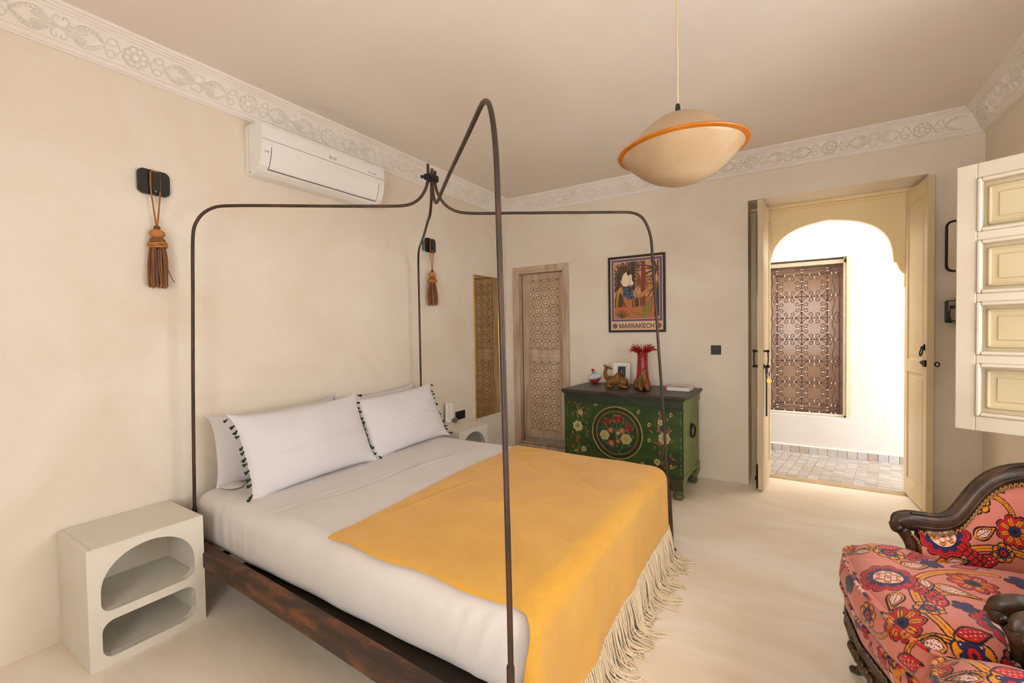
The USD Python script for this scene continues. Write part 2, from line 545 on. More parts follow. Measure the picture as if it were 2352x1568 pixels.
SC, RO = relief_scroll_lines(), relief_rosette_lines()
PER = 0.5525
for side, no, where in (('left', 1, 'above the bed'), ('far', 2, 'above the poster wall'), ('right', 3, 'above the open casement')):
    fn, d0, d1 = CORN[side]
    t = data(UsdGeom.Xform.Define(stage, f'/World/trim_{no}').GetPrim(), f'white carved plaster cornice running {where}', 'cornice', None, 'structure')
    part(t, 'moulding', sweep_profile(fn, d0, d1), plaster_m, 30)
    if side == 'far':
        ros = [WR - 0.345 - PER * k for k in range(7)]
    else:
        ros = [-0.20 - PER * k for k in range(10)] if side == 'left' else [-0.36 - PER * k for k in range(9)]
        ros = [-3.526 + PER * k for k in range(-4, 7)] if side == 'left' else ros
    lo, hi = (0.1, WR - 0.1) if side == 'far' else (YB + 0.05, -0.1)
    for s0 in ros:
        if lo + 0.05 < s0 < hi - 0.05:
            part(t, 'rosette_relief', on_frieze(fn, RO, s0), plaster_m, 40)
        c = s0 + PER / 2
        if lo + 0.2 < c < hi - 0.2:
            part(t, 'scroll_relief', on_frieze(fn, SC, c), plaster_m, 40)
        else:
            keep = [(P, r) for P, r in SC if lo < c + P[:, 0].min() and c + P[:, 0].max() < hi]
            if keep:
                part(t, 'scroll_relief', on_frieze(fn, keep, c), plaster_m, 40)

# ------------------------------------------------------------------ patio behind the double door
PY = 1.40
pf = data(UsdGeom.Xform.Define(stage, '/World/patio_floor').GetPrim(), 'pale square clay tiles of the patio floor beyond the doorway', 'floor', None, 'structure')
part(pf, 'bedding', bx(-1.0, 6.0, ND, PY, -0.14, -0.006), plaster_m)
tile_ms = [M(f'patio_tile_{i}', S(*c), 0.45, S(*[x - 9 for x in c]), vscale=18, bump=0.0006, bscale=60) for i, c in enumerate([(164, 154, 143), (157, 146, 133), (169, 160, 150), (154, 142, 128), (161, 150, 141)])]
ts = 0.083
ca, sa = math.cos(math.radians(9)), math.sin(math.radians(9))
room = sbox(2.3, ND + 0.002, 4.25, PY - 0.014)
far_tiles = []
for i in range(-40, 60):
    for j in range(-30, 40):
        q = np.array([(i * ts, j * ts), ((i + 1) * ts - 0.004, j * ts), ((i + 1) * ts - 0.004, (j + 1) * ts - 0.004), (i * ts, (j + 1) * ts - 0.004)])
        q = q @ np.array([[ca, -sa], [sa, ca]]) + [3.0, ND]
        g = Polygon(q).intersection(room)
        if g.area < 2e-4 or g.geom_type != 'Polygon':
            continue
        dz = rnd.uniform(-0.0012, 0.0012)
        m = mv(ext(g, 0.008 + dz), 0, 0, -0.008)
        if len(far_tiles) < 290 and 2.5 < g.centroid.x < 4.0:
            far_tiles.append(1)
            part(pf, 'tile', m, rnd.choice(tile_ms), False)
        else:
            part(pf, 'tile_border', m, rnd.choice(tile_ms), False) if len(far_tiles) < 0 else None
part(pf, 'outer_paving', cat(bx(-1, 2.5, ND, PY, -0.006, -0.001), bx(4.0, 6, ND, PY, -0.006, -0.001)), tile_ms[0])
# patio wall with the recess of the grille window
GX0, GX1, GZ0, GZ1 = 2.56, 3.40, 0.42, 2.135
pw = data(UsdGeom.Xform.Define(stage, '/World/wall_patio').GetPrim(), 'sunlit white wall of the patio beyond the doorway', 'wall', None, 'structure')
part(pw, 'render', cat(bx(-1, GX0, PY, PY + 0.3, -0.1, 5.2), bx(GX1, 6, PY, PY + 0.3, -0.1, 5.2), bx(GX0, GX1, PY, PY + 0.3, -0.1, GZ0), bx(GX0, GX1, PY, PY + 0.3, GZ1, 5.2), bx(GX0, GX1, PY + 0.26, PY + 0.3, GZ0, GZ1)), patio_wall_m)
part(pw, 'skirting_band', bx(2.3, 4.3, PY - 0.012, PY, 0.075, 0.084), M('skirting_edge', S(244, 232, 208), 0.6))
sk = [M(f'skirting_tile_{i}', S(*c), 0.3, S(*[x - 12 for x in c]), vscale=20) for i, c in enumerate([(188, 179, 168), (180, 167, 154), (178, 174, 170), (192, 183, 170), (172, 155, 141), (184, 180, 174)])]
for k in range(22):
    x = 2.36 + 0.085 * k
    part(pw, 'skirting_tile', bx(x, x + 0.081, PY - 0.012, PY, -0.002, 0.074 + rnd.uniform(-.001, .001), 0.001), rnd.choice(sk), False)
struct('wall_patio_near', cat(bx(-1, -0.3, ND - 0.02, ND, 0, 3.6), bx(-1, 6, 0.0, ND, HC + 0.15, 3.85)), patio_wall_m, 'outer face of the bedroom wall above the patio', 'wall')

struct('added_sky_shade', bx(1.6, 4.7, ND, ND + 0.32, 2.66, 2.74, .01), patio_wall_m, 'added unseen plaster ledge keeping sky light off the doorway floor', 'sky_blocker')  # added out of view to hold sky light off the doorway floor

# window of the patio wall: frame, taupe shutter behind glass, scrolled iron grille
w2 = data(UsdGeom.Xform.Define(stage, '/World/window_2').GetPrim(), 'patio window behind a scrolled wrought iron grille', 'window', None, 'structure')
gx0, gx1, gz0, gz1, gy = 2.632, 3.318, 0.455, 2.062, PY + 0.075
part(w2, 'window_frame', cat(bx(GX0, gx0 - 0.012, PY + 0.03, PY + 0.10, GZ0, GZ1, 0.006), bx(gx1 + 0.03, GX1 - 0.028, PY + 0.05, PY + 0.13, GZ0, GZ1, 0.006), bx(GX0, GX1 - 0.028, PY + 0.05, PY + 0.13, gz1 + 0.012, GZ1 - 0.016, 0.006), bx(GX0, GX1 - 0.028, PY + 0.05, PY + 0.13, GZ0 - 0.0, gz0 - 0.008, 0.006),
     bx(gx0 - 0.02, gx0 - 0.012, PY + 0.02, PY + 0.12, GZ0, GZ1, 0.003), bx(gx0 - 0.045, gx0 - 0.03, PY + 0.02, PY + 0.12, GZ0, GZ1, 0.003)), cream2_m)
part(w2, 'window_reveal', cat(bx(GX1 - 0.028, GX1, PY + 0.001, PY + 0.15, GZ0, GZ1)), cream_m)
part(w2, 'shutter_panel', bx(GX0, GX1, PY + 0.19, PY + 0.22, GZ0, GZ1), taupe_m)
def glass(name, base, rough):
    return usdkit.material(stage, '/World/Looks/' + name, {'t': ('transparent_bsdf', {'color': (0.97, 0.975, 0.97)}), 'g': ('glossy_bsdf', {'color': (1, 1, 1), 'roughness': rough}), 'lw': ('layer_weight', {'blend': 0.5}),
        'pw': ('math', {'math_type': 'power', 'value2': 4.0}), 'ma': ('math', {'math_type': 'multiply_add', 'value2': 0.5, 'value3': base}), 'x': ('mix_closure', {})},
        [('lw.facing', 'pw.value1'), ('pw.value', 'ma.value1'), ('ma.value', 'x.fac'), ('t.BSDF', 'x.closure1'), ('g.BSDF', 'x.closure2')], surface='x.closure')


pane_m, old_pane_m = glass('window_glass', 0.03, 0.02), glass('old_glass', 0.012, 0.12)
part(w2, 'pane', bx(gx0 - 0.012, gx1 + 0.03, PY + 0.150, PY + 0.154, gz0 - 0.008, gz1 + 0.012), old_pane_m)
gr_m = M('grille_iron', S(84, 52, 38), 0.5, S(58, 40, 34), vscale=10, metallic=0.3)
xs = [gx0, gx0 + 0.108, (gx0 + gx1) / 2, gx1 - 0.108, gx1]
nrow = 6
zin = np.linspace(gz0 + 0.085, gz1 - 0.085, nrow + 1)
zs = [gz0] + list(zin) + [gz1]
for x in xs:
    part(w2, 'vertical_bar', bx(x - 0.005, x + 0.005, gy - 0.005, gy + 0.005, gz0 - 0.02, gz1 + 0.02, 0.001), gr_m)
for z in zs:
    part(w2, 'horizontal_bar', bx(gx0 - 0.01, gx1 + 0.015, gy - 0.004, gy + 0.006, z - 0.004, z + 0.004, 0.001), gr_m)


def to_grille(P):
    return np.c_[P[:, 0], np.full(len(P), gy - 0.002), P[:, 1]]


SQ = np.array([(-1, -1), (1, -1), (1, 1), (-1, 1)])
cs = rot2(scroll('C', turn=440, k0=0.16), 180)
ss = scroll('S', turn=430, k0=0.10)
collars = []
for ci in range(4):
    for ri in range(len(zs) - 1):
        a, b, c, d = xs[ci] + 0.007, xs[ci + 1] - 0.007, zs[ri] + 0.006, zs[ri + 1] - 0.006
        mx, mz = (a + b) / 2, (c + d) / 2
        wide, tall = ci in (1, 2), 0 < ri < nrow + 1 - 0
        tall = 0 < ri < len(zs) - 2
        if wide and tall:
            for sx in (1, -1):
                for sz in (1, -1):
                    Q = fit(rot2(cs, -45) * 1.0, 0.02, 1, 0.02, 1)
                    Q = np.c_[mx + sx * (0.012 + Q[:, 0] * ((b - a) / 2 - 0.012)), mz + sz * (0.012 + Q[:, 1] * ((d - c) / 2 - 0.012))]
                    part(w2, 'scroll', tube(to_grille(Q), 0.0028, section=SQ), gr_m, False)
            for q in ((mx, d - 0.03), (mx, c + 0.03), (a + 0.03, mz), (b - 0.03, mz)):
                collars.append(bx(q[0] - 0.006, q[0] + 0.006, gy - 0.011, gy + 0.006, q[1] - 0.006, q[1] + 0.006, 0.002))
        elif tall:
            Q = fit(rot2(ss, 62), a, b, c + 0.004, d - 0.004)
            if (ri + ci) % 2:
                Q[:, 0] = a + b - Q[:, 0]
            part(w2, 'scroll', tube(to_grille(Q), 0.0028, section=SQ), gr_m, False)
        elif wide:
            Q = fit(rot2(ss, -16), a, b, c, d)
            if (ri + ci) % 2:
                Q[:, 0] = a + b - Q[:, 0]
            part(w2, 'scroll', tube(to_grille(Q), 0.0028, section=SQ), gr_m, False)
        else:
            for h in (0, 1):
                Q = fit(ss, a, b, c + h * (d - c) * 0.48, c + (h + 1) * (d - c) * 0.5)
                part(w2, 'scroll', tube(to_grille(Q), 0.0025, section=SQ), gr_m, False)
        for k in (0.3, 0.7):
            collars.append(bx(xs[ci] - 0.009, xs[ci] + 0.009, gy - 0.010, gy + 0.008, c + k * (d - c) - 0.005, c + k * (d - c) + 0.005, 0.002))
            collars.append(bx(a + k * (b - a) - 0.005, a + k * (b - a) + 0.005, gy - 0.010, gy + 0.008, zs[ri] - 0.009, zs[ri] + 0.009, 0.002))
part(w2, 'collar', cat(*collars), M('zinc_collar', S(214, 206, 200), 0.35, metallic=0.4), False, kind='stuff')

# ------------------------------------------------------------------ door niche: arched board and two leaves
AX0, AX1 = NX0 + 0.03, NX1 - 0.045
arch_pts = [(2.640, 1.60), (2.640, 1.828), (2.655, 1.845), (2.672, 1.868), (2.682, 1.905), (2.690, 1.925), (2.708, 1.935), (2.712, 1.985), (2.722, 2.06), (2.748, 2.14), (2.80, 2.215), (2.88, 2.275), (2.98, 2.315), (3.08, 2.335), (3.18, 2.342)]
cxa = (2.640 + 3.668) / 2
half = np.array(arch_pts)
half[:, 0] = cxa - (cxa - half[:, 0]) * 1.0
half = np.vstack([half[:2], half[2:-1], [(cxa, 2.344)]])
P = np.vstack([half, np.c_[2 * cxa - half[::-1, 0], half[::-1, 1]][1:]])
core = smooth_path(P[6:-6], 50)
P = np.vstack([P[:6], core, P[-6:]])
board = Polygon(np.vstack([P, [(NX1, 1.60), (NX1, NZ), (NX0, NZ), (NX0, 1.60)]])).buffer(0)
board = Polygon([(NX0, 1.72), (NX1, 1.72), (NX1, NZ), (NX0, NZ)]).difference(Polygon(np.vstack([P, [(P[-1, 0], 1.5), (P[0, 0], 1.5)]])).buffer(0))
RXZ = [[1, 0, 0], [0, 0, 1], [0, -1, 0]]
d4 = data(UsdGeom.Xform.Define(stage, '/World/trim_4').GetPrim(), 'ochre arched board across the top of the doorway', 'door arch', None, 'structure')
part(d4, 'arch_board', xf(ext(board, 0.05), RXZ, (0, ND - 0.005, 0)), ochre_m)
part(d4, 'arch_moulding', cat(bx(NX0, NX1, ND - 0.085, ND - 0.055, NZ - 0.05, NZ - 0.032, 0.005), bx(NX0, NX1, ND - 0.10, ND - 0.055, NZ - 0.032, NZ, 0.004)), ochre_m)
part(d4, 'jamb', cat(bx(NX0, NX0 + 0.05, ND - 0.055, ND + 0.03, 0, 1.75, 0.003)), cream_m)
part(d4, 'jamb', cat(bx(NX1 - 0.05, NX1, ND - 0.055, ND + 0.03, 0, 1.75, 0.003)), cream_m)
part(d4, 'shade_threshold', bx(NX0, NX1, 0.305, ND + 0.004, -0.10, 0.002, 0.003), M('ochre_shade_threshold', S(172, 148, 112), .5, S(160, 134, 98), vscale=6))  # added slab; the shade on the doorway floor is put into its colour


def leaf_panels(L, H, T=0.042):
    """A two-panel door leaf in its own frame: x along the leaf from the hinge, y through it, z up."""
    st, out = 0.075, []
    out.append(('leaf_frame', cat(bx(0, st, 0, T, 0, H, .003), bx(L - st, L, 0, T, 0, H, .003), bx(st, L - st, 0, T, 0, 0.15, .003), bx(st, L - st, 0, T, H - 0.11, H, .003), bx(st, L - st, 0, T, 1.02, 1.12, .003))))
    for z0, z1 in ((0.15, 1.02), (1.12, H - 0.11)):
        out.append(('panel', cat(bx(st - .004, L - st + .004, 0.010, T - 0.010, z0 - .004, z1 + .004), bx(st + .03, L - st - .03, 0.006, T - 0.006, z0 + .03, z1 - .03, .006))))
    return out


def place_leaf(prim, parts, hinge, ang, mat):
    c, s = math.cos(ang), math.sin(ang)
    Rm = [[c, s, 0], [-s, c, 0], [0, 0, 1]]
    return [part(prim, n, xf(m, Rm, hinge), mat) for n, m in parts], (lambda m: xf(m, Rm, hinge))


def ring_pull(x, y, z, sgn=1):
    a = np.linspace(0, 2 * PI, 25)
    ring = tube(np.c_[x + 0.024 * np.sin(a), y + sgn * (0.014 + 0.006 * (1 - np.cos(a))), z - 0.030 + 0.030 * np.cos(a)], 0.0045, 8, caps=False)
    knob = cat(sph((x, y + sgn * 0.012, z), 0.013, 2), bx(x - 0.011, x + 0.011, min(y, y + sgn * 0.006), max(y, y + sgn * 0.006), z - 0.02, z + 0.026, 0.003))
    return ring, knob


d1 = data(UsdGeom.Xform.Define(stage, '/World/door_1').GetPrim(), 'cream panelled door leaf with ring pull on the right of the doorway', 'door', None, 'structure')
hx, hy = 3.672, 0.40
ex, ey = 3.715, -0.108
ang = math.atan2(ey - hy, ex - hx)
Ld = math.hypot(ex - hx, ey - hy)
LP = leaf_panels(Ld, 2.47)
c_, s_ = math.cos(ang), math.sin(ang)
# local y (thickness) points to the wall side
_, put = place_leaf(d1, [(n, m) for n, m in LP], (hx, hy, 0.012), ang, cream_m)
ringm, knobm = ring_pull(Ld - 0.04, 0.0, 1.225, -1)
part(d1, 'ring_pull', put(cat(ringm, knobm)), blackm_m)
lockp = cat(bx(Ld - 0.055, Ld, -0.012, 0, 1.085, 1.135, .004), tube([(Ld - 0.10, -0.008, 1.112), (Ld - 0.05, -0.008, 1.112)], 0.007), sph((Ld - 0.082, -0.006, 1.112), 0.014, 2, (1.2, .6, 1)))
part(d1, 'bolt', put(lockp), blackm_m)
a = np.linspace(0, 2 * PI, 19)
part(d1, 'thumb_turn', put(cat(tube(np.c_[Ld + 0.0 + 0 * a, 0.058 + 0.013 * np.cos(a), 1.105 + 0.015 * np.sin(a)], 0.004, 6, caps=False), tube([(Ld - 0.02, 0.042, 1.105), (Ld, 0.046, 1.105)], 0.006))), blackm_m)
d2 = data(UsdGeom.Xform.Define(stage, '/World/door_2').GetPrim(), 'cream door leaf seen edge on at the left of the doorway, with padlock', 'door', None, 'structure')
hx2, hy2, ex2, ey2 = 2.672, 0.395, 2.636, -0.14
ang2 = math.atan2(ey2 - hy2, ex2 - hx2)
L2 = math.hypot(ex2 - hx2, ey2 - hy2)
c2, s2 = math.cos(ang2), math.sin(ang2)
R2 = [[c2, s2, 0], [-s2, c2, 0], [0, 0, 1]]
put2 = lambda m: xf(m, R2, (hx2, hy2, 0.012))
for n, m in leaf_panels(L2, 2.47):
    part(d2, n, put2(mv(m, 0, -0.0, 0)), cream_m)


def pull_bar(y, sgn):
    zt, zb = 1.19, 1.06
    return cat(tube([(L2 - 0.035, y + sgn * 0.0, zt), (L2 - 0.035, y + sgn * 0.03, zt)], 0.008), tube([(L2 - 0.035, y, zb), (L2 - 0.035, y + sgn * 0.03, zb)], 0.008), tube([(L2 - 0.035, y + sgn * 0.03, zt + 0.004), (L2 - 0.035, y + sgn * 0.034, (zt + zb) / 2), (L2 - 0.035, y + sgn * 0.03, zb - 0.004)], 0.005),
               sph((L2 - 0.035, y + sgn * 0.032, zt), 0.013), sph((L2 - 0.035, y + sgn * 0.032, zb), 0.013), bx(L2 - 0.055, L2 - 0.015, min(y, y + sgn * .006), max(y, y + sgn * .006), zb - 0.02, zb + 0.02, .003))


part(d2, 'pull_handle', put2(pull_bar(0.042, 1)), blackm_m)
part(d2, 'pull_handle', put2(pull_bar(0.0, -1)), blackm_m)
part(d2, 'foot_bolt', put2(cat(bx(L2 - 0.10, L2 - 0.03, -0.028, 0, 0.06, 0.105, .01), tube([(L2 - .065, -.014, -0.01), (L2 - .065, -.014, .2)], .007))), blackm_m)
# the wall side of the left leaf's hinge post
part(d4, 'hinge_post', bx(NX0 + 0.001, NX0 + 0.05, 0.30, ND - 0.056, 0, NZ - 0.05, .002), cream_m)
# ------------------------------------------------------------------ open casement of the side window
w1 = data(UsdGeom.Xform.Define(stage, '/World/window_1').GetPrim(), 'open cream casement of four glass panes at the right edge', 'window', None, 'structure')
part(w1, 'window_frame', cat(bx(WR + 0.02, WR + 0.10, W1 - 0.05, W1, WZ0, WZ1, .003), bx(WR + 0.02, WR + 0.10, W0, W0 + 0.05, WZ0, WZ1, .003), bx(WR + 0.02, WR + 0.10, W0 + .05, W1 - .05, WZ1 - 0.05, WZ1, .003), bx(WR + 0.02, WR + 0.10, W0 + .05, W1 - .05, WZ0, WZ0 + 0.04, .003)), cream2_m)
part(w1, 'sill', bx(WR - 0.04, WR + 0.3, W0 - 0.03, W1 + 0.03, WZ0 - 0.035, WZ0, .004), cream2_m)
CH, CL = np.array([4.012, -2.113]), 0.60          # hinge (x, y), width of the casement
cd = np.array([-math.sin(math.radians(64)), math.cos(math.radians(64))])
CZ0, CZ1 = 0.967, 2.069
Rc = [[cd[0], cd[1], 0], [cd[1], -cd[0], 0], [0, 0, 1]]      # local y faces away from the camera side or towards it
if np.array([cd[1], -cd[0]]) @ (np.array([2.886, -4.455]) - CH) < 0:
    Rc = [[cd[0], cd[1], 0], [-cd[1], cd[0], 0], [0, 0, 1]]
putc = lambda m: xf(m, Rc, (CH[0], CH[1], CZ0))               # x from the hinge, y towards the camera, z up
H = CZ1 - CZ0
st = 0.062
zc = [0.0]
ph = (H - 2 * st - 3 * 0.036) / 4
rails, beads, panes = [bx(0, st, -.04, 0, 0, H, .003), bx(CL - st, CL, -.04, 0, 0, H, .003), bx(st, CL - st, -.04, 0, 0, st, .003), bx(st, CL - st, -.04, 0, H - st, H, .003)], [], []
z = st
fields = []
for k in range(4):
    z0, z1 = z, z + ph
    if k < 3:
        rails.append(bx(st, CL - st, -.04, 0, z1, z1 + 0.036, .003))
    fields.append((z0, z1))
    z = z1 + 0.036
part(w1, 'casement_frame', putc(cat(*rails)), cream2_m)
for z0, z1 in fields:
    w = 0.014
    bd = cat(bx(st, st + w, -.028, .006, z0, z1, .004), bx(CL - st - w, CL - st, -.028, .006, z0, z1, .004), bx(st + w, CL - st - w, -.028, .006, z0, z0 + w, .004), bx(st + w, CL - st - w, -.028, .006, z1 - w, z1, .004))
    part(w1, 'glazing_bead', putc(bd), cream2_m)
    part(w1, 'pane', putc(bx(st + .002, CL - st - .002, -.0135, -.0105, z0 + .002, z1 - .002)), pane_m)
sp = [bx(.012, CL - .03, -.085, -.058, 0.005, H - 0.005, .003)]
part(w1, 'shutter_leaf', putc(sp[0]), cream_m)
for z0, z1 in fields:
    a0, a1, b0, b1 = st + .055, CL - st - .02, z0 + .028, z1 - .028
    mw = .012
    part(w1, 'shutter_moulding', putc(cat(bx(a0, a1, -.062, -.050, b0, b0 + mw, .004), bx(a0, a1, -.062, -.050, b1 - mw, b1, .004), bx(a0, a0 + mw, -.062, -.050, b0, b1, .004), bx(a1 - mw, a1, -.062, -.050, b0, b1, .004),
                                         bx(a0 + .03, a1 - .03, -.062, -.053, b0 + .03, b1 - .03, .005))), cream_m)
for zz in (0.12, H - 0.16):
    part(w1, 'hinge', putc(tube([(-0.008, -.02, zz), (-0.008, -.02, zz + .07)], .007)), blackm_m)

# ------------------------------------------------------------------ carved door in the far wall
d3 = data(UsdGeom.Xform.Define(stage, '/World/door_3').GetPrim(), 'narrow carved wooden door in a limewashed frame left of the chest', 'door', None, 'structure')
fx0, fx1, fz1 = 0.105, 0.822, 2.143
part(d3, 'door_frame', cat(bx(fx0, fx0 + .05, -.022, .01, 0, fz1, .006), bx(fx1 - .05, fx1, -.022, .01, 0, fz1, .006), bx(fx0 + .05, fx1 - .05, -.022, .01, fz1 - .05, fz1, .006),
                           bx(fx0 + .044, fx0 + .078, -.014, .07, .06, fz1 - .044, .004), bx(fx1 - .078, fx1 - .044, -.014, .07, .06, fz1 - .044, .004), bx(fx0 + .078, fx1 - .078, -.014, .07, fz1 - .078, fz1 - .044, .004)), carved_m)
lx0, lx1, lz0, lz1 = fx0 + .088, fx1 - .080, .155, fz1 - .080
ly = .060
px0, px1 = lx0 + .075, lx1 - .062
pz = [(0.235, 1.055), (1.180, 2.000)]
part(d3, 'door_leaf', cat(bx(lx0, px0, ly, ly + .04, lz0, lz1, .003), bx(px1, lx1, ly, ly + .04, lz0, lz1, .003), bx(px0, px1, ly, ly + .04, lz0, pz[0][0], .003), bx(px0, px1, ly, ly + .04, pz[0][1], pz[1][0], .003), bx(px0, px1, ly, ly + .04, pz[1][1], lz1, .003)), carved_m)
part(d3, 'door_rail', bx(px0 - .01, px1 + .01, ly - .012, ly, 1.095, 1.140, .005), carved_m)
part(d3, 'step', bx(fx0 + .06, fx1 - .03, -.05, .06, 0, .095, .006), carved_m)
part(d3, 'rope_strip', cat(*[rot(bx(x, x + .028, -.034, .02, .102, .124, .006), 18, [0, 1, 0], (x, 0, .11)) for x in np.arange(fx0 + .08, fx1 - .09, .034)]), carved_m)


def carved_panel(x0, x1, z0, z1):
    g = sbox(x0, z0, x1, z1)
    sx, sz = .103, .099
    parts, bands = [], []
    nx, nz = int((x1 - x0) / sx) + 2, int(round((z1 - z0) / sz)) + 2
    y0 = ly + .013
    ox, oz = x0 + .10, z1 - .055
    for i in range(-2, nx + 1):
        for j in range(-2, nz + 1):
            cx, cz = ox + i * sx, oz - j * sz
            d = Point(cx, cz).buffer(.032, 6)
            if d.intersects(g) and d.intersection(g).area > .35 * d.area:
                out = flowerp(cx, cz, .031, 8, .16).intersection(g)
                m = [xf(ext(out, .005), RXZ, (0, y0, 0))]
                for k in range(6):
                    a = k * PI / 3
                    q = (cx + .017 * math.cos(a), cz + .017 * math.sin(a))
                    if g.contains(Point(q).buffer(.008)):
                        m.append(sph((q[0], y0 - .005, q[1]), .0085, 1, (1, .45, 1)))
                parts.append((cat(*m), Point(cx, cz).buffer(.0042, 3) if g.contains(Point(cx, cz).buffer(.005)) else None))
            # band: over rosette (i, j), down between it and its right neighbour, under that neighbour
            t = np.linspace(-1, 1, 17)
            P = np.c_[cx + sx * (0.5 + 0.56 * np.sin(t * PI / 2) * np.abs(t) ** .2 * 1.0), cz - sz * 0.5 * np.sin(t * PI / 2) ** 3 - 0 * t]
            P = smooth_path([(cx - .030, cz + .040), (cx, cz + .0495), (cx + .030, cz + .038), (cx + .0515, cz), (cx + sx - .030, cz - .038), (cx + sx, cz - .0495), (cx + sx + .030, cz - .040)], 26)
            Q = smooth_path([(cx + .020, cz - .046), (cx + .040, cz - .030), (cx + .062, cz + .028), (cx + sx - .020, cz + .046)], 14)
            for R_, w in ((P, .0115), (Q, .009)):
                ln = LineString(R_).intersection(g)
                for q in getattr(ln, 'geoms', [ln]):
                    if q.geom_type == 'LineString' and q.length > .012:
                        c = np.array(q.coords)
                        if len(c) < 3:
                            c = resample(c, 3)
                        for off in (-.0047, .0047):
                            tt = np.gradient(c, axis=0)
                            tt /= np.linalg.norm(tt, axis=1, keepdims=True) + 1e-9
                            cc = c + np.c_[-tt[:, 1], tt[:, 0]] * off
                            bands.append(tube(np.c_[cc[:, 0], np.full(len(cc), y0 - .002 - (.002 if w > .01 else 0)), cc[:, 1]], (.0042, .004), 5, N=[0, -1, 0]))
    return parts, bands


eye_m = M('carved_hole', S(60, 40, 26), 0.8)
for z0, z1 in pz:
    part(d3, 'panel', bx(px0 - .004, px1 + .004, ly + .013, ly + .035, z0 - .004, z1 + .004), carved3_m)
    part(d3, 'panel_moulding', cat(bx(px0, px0 + .014, ly - .006, ly + .016, z0, z1, .005), bx(px1 - .014, px1, ly - .006, ly + .016, z0, z1, .005), bx(px0 + .014, px1 - .014, ly - .006, ly + .016, z0, z0 + .014, .005), bx(px0 + .014, px1 - .014, ly - .006, ly + .016, z1 - .014, z1, .005)), carved_m)
    ros, bands = carved_panel(px0 + .016, px1 - .016, z0 + .016, z1 - .016)
    eyes = []
    for m, e in ros:
        r_ = part(d3, 'rosette', m, carved2_m, 30)
        if e is not None:
            eyes.append(mv(xf(ext(e, .004), RXZ), 0, ly + .013 - .003, 0))
    part(d3, 'rosette_eye', cat(*eyes), eye_m, False, kind='stuff')
    part(d3, 'interlaced_band', cat(*bands), carved2_m, 40, kind='stuff')

# ------------------------------------------------------------------ mirror on the bed wall
mir_m = usdkit.material(stage, '/World/Looks/mirror_glass', {'p': ('principled_bsdf', {'base_color': (0.62, 0.52, 0.36), 'metallic': 1.0, 'roughness': 0.02})}, [], surface='p.BSDF')
t = thing('wall_mirror', 'tall narrow wall mirror with thin brass frame reflecting the carved door', 'mirror', (0, -0.4, 0.47))
y0, y1, z1 = -0.245, 0.215, 1.547
part(t, 'mirror_glass', bx(.004, .012, y0 + .004, y1 - .004, .004, z1 - .004), mir_m, False)
part(t, 'frame', cat(bx(.0005, .015, y0, y0 + .006, 0, z1, .001), bx(.0005, .015, y1 - .006, y1, 0, z1, .001), bx(.0005, .015, y0 + .006, y1 - .006, 0, .006, .001), bx(.0005, .015, y0 + .006, y1 - .006, z1 - .006, z1, .001)), gold_m)

# ------------------------------------------------------------------ bedside sconces and their tassels
led_m = usdkit.material(stage, '/World/Looks/sconce_edge', {'p': ('principled_bsdf', {'base_color': (0.9, 0.9, 0.88), 'roughness': 0.4})}, [], surface='p.BSDF')
ring_chrome = M('chrome', (0.6, 0.6, 0.6), 0.2, metallic=1.0)


def rrect(w, h, r):
    return sbox(-w / 2 + r, -h / 2 + r, w / 2 - r, h / 2 - r).buffer(r, 10)


RYZ = [[0, 1, 0], [0, 0, 1], [1, 0, 0]]            # polygon x -> world y, polygon y -> z, depth -> x


def sconce(y, z, label, far):
    t = thing('wall_sconce', label, 'wall lamp', (0, y, z), group=None)
    pl_ = rrect(.142, .130, .028)
    if far:
        part(t, 'wall_bracket', xf(ext(rrect(.11, .10, .02), .034), RYZ, (0.0005, 0, 0)), black_m)
        part(t, 'edge_ring', xf(ext(pl_, .004), RYZ, (.034, 0, 0)), led_m)
        x = .038
    else:
        part(t, 'wall_bracket', xf(ext(rrect(.12, .11, .02), .012), RYZ, (0.0005, 0, 0)), black_m)
        x = .012
    part(t, 'face_plate', xf(ext(pl_, .012), RYZ, (x, 0, 0)), black_m)
    body = [rot(xf(ext(sbox(-.014, -.046, .014, .046).buffer(.003), .03), RYZ, (x + .011, 0, 0)), 0, [0, 1, 0])]
    part(t, 'reading_arm', cat(*body), black_m)
    part(t, 'arm_tip', tube([(x + .026, 0, -.048), (x + .026, 0, -.054)], .0085, 16), ring_chrome)
    return t, x


rope_m = M('tan_rope', S(186, 120, 62), 0.8, S(146, 88, 40), vscale=260, detail=2)
bead_m = M('ochre_silk', S(200, 134, 66), 0.7, S(178, 112, 50), vscale=90, stretch=(1, 1, 3))
frin_m = [M('tassel_brown', S(138, 82, 40), 0.75, S(104, 60, 28), vscale=120, stretch=(1, 1, .1), sheen=.3), M('tassel_tan', S(170, 108, 56), 0.75, S(130, 80, 38), vscale=120, stretch=(1, 1, .1), sheen=.3)]
knot_m = M('tassel_knot', S(110, 66, 30), 0.8)


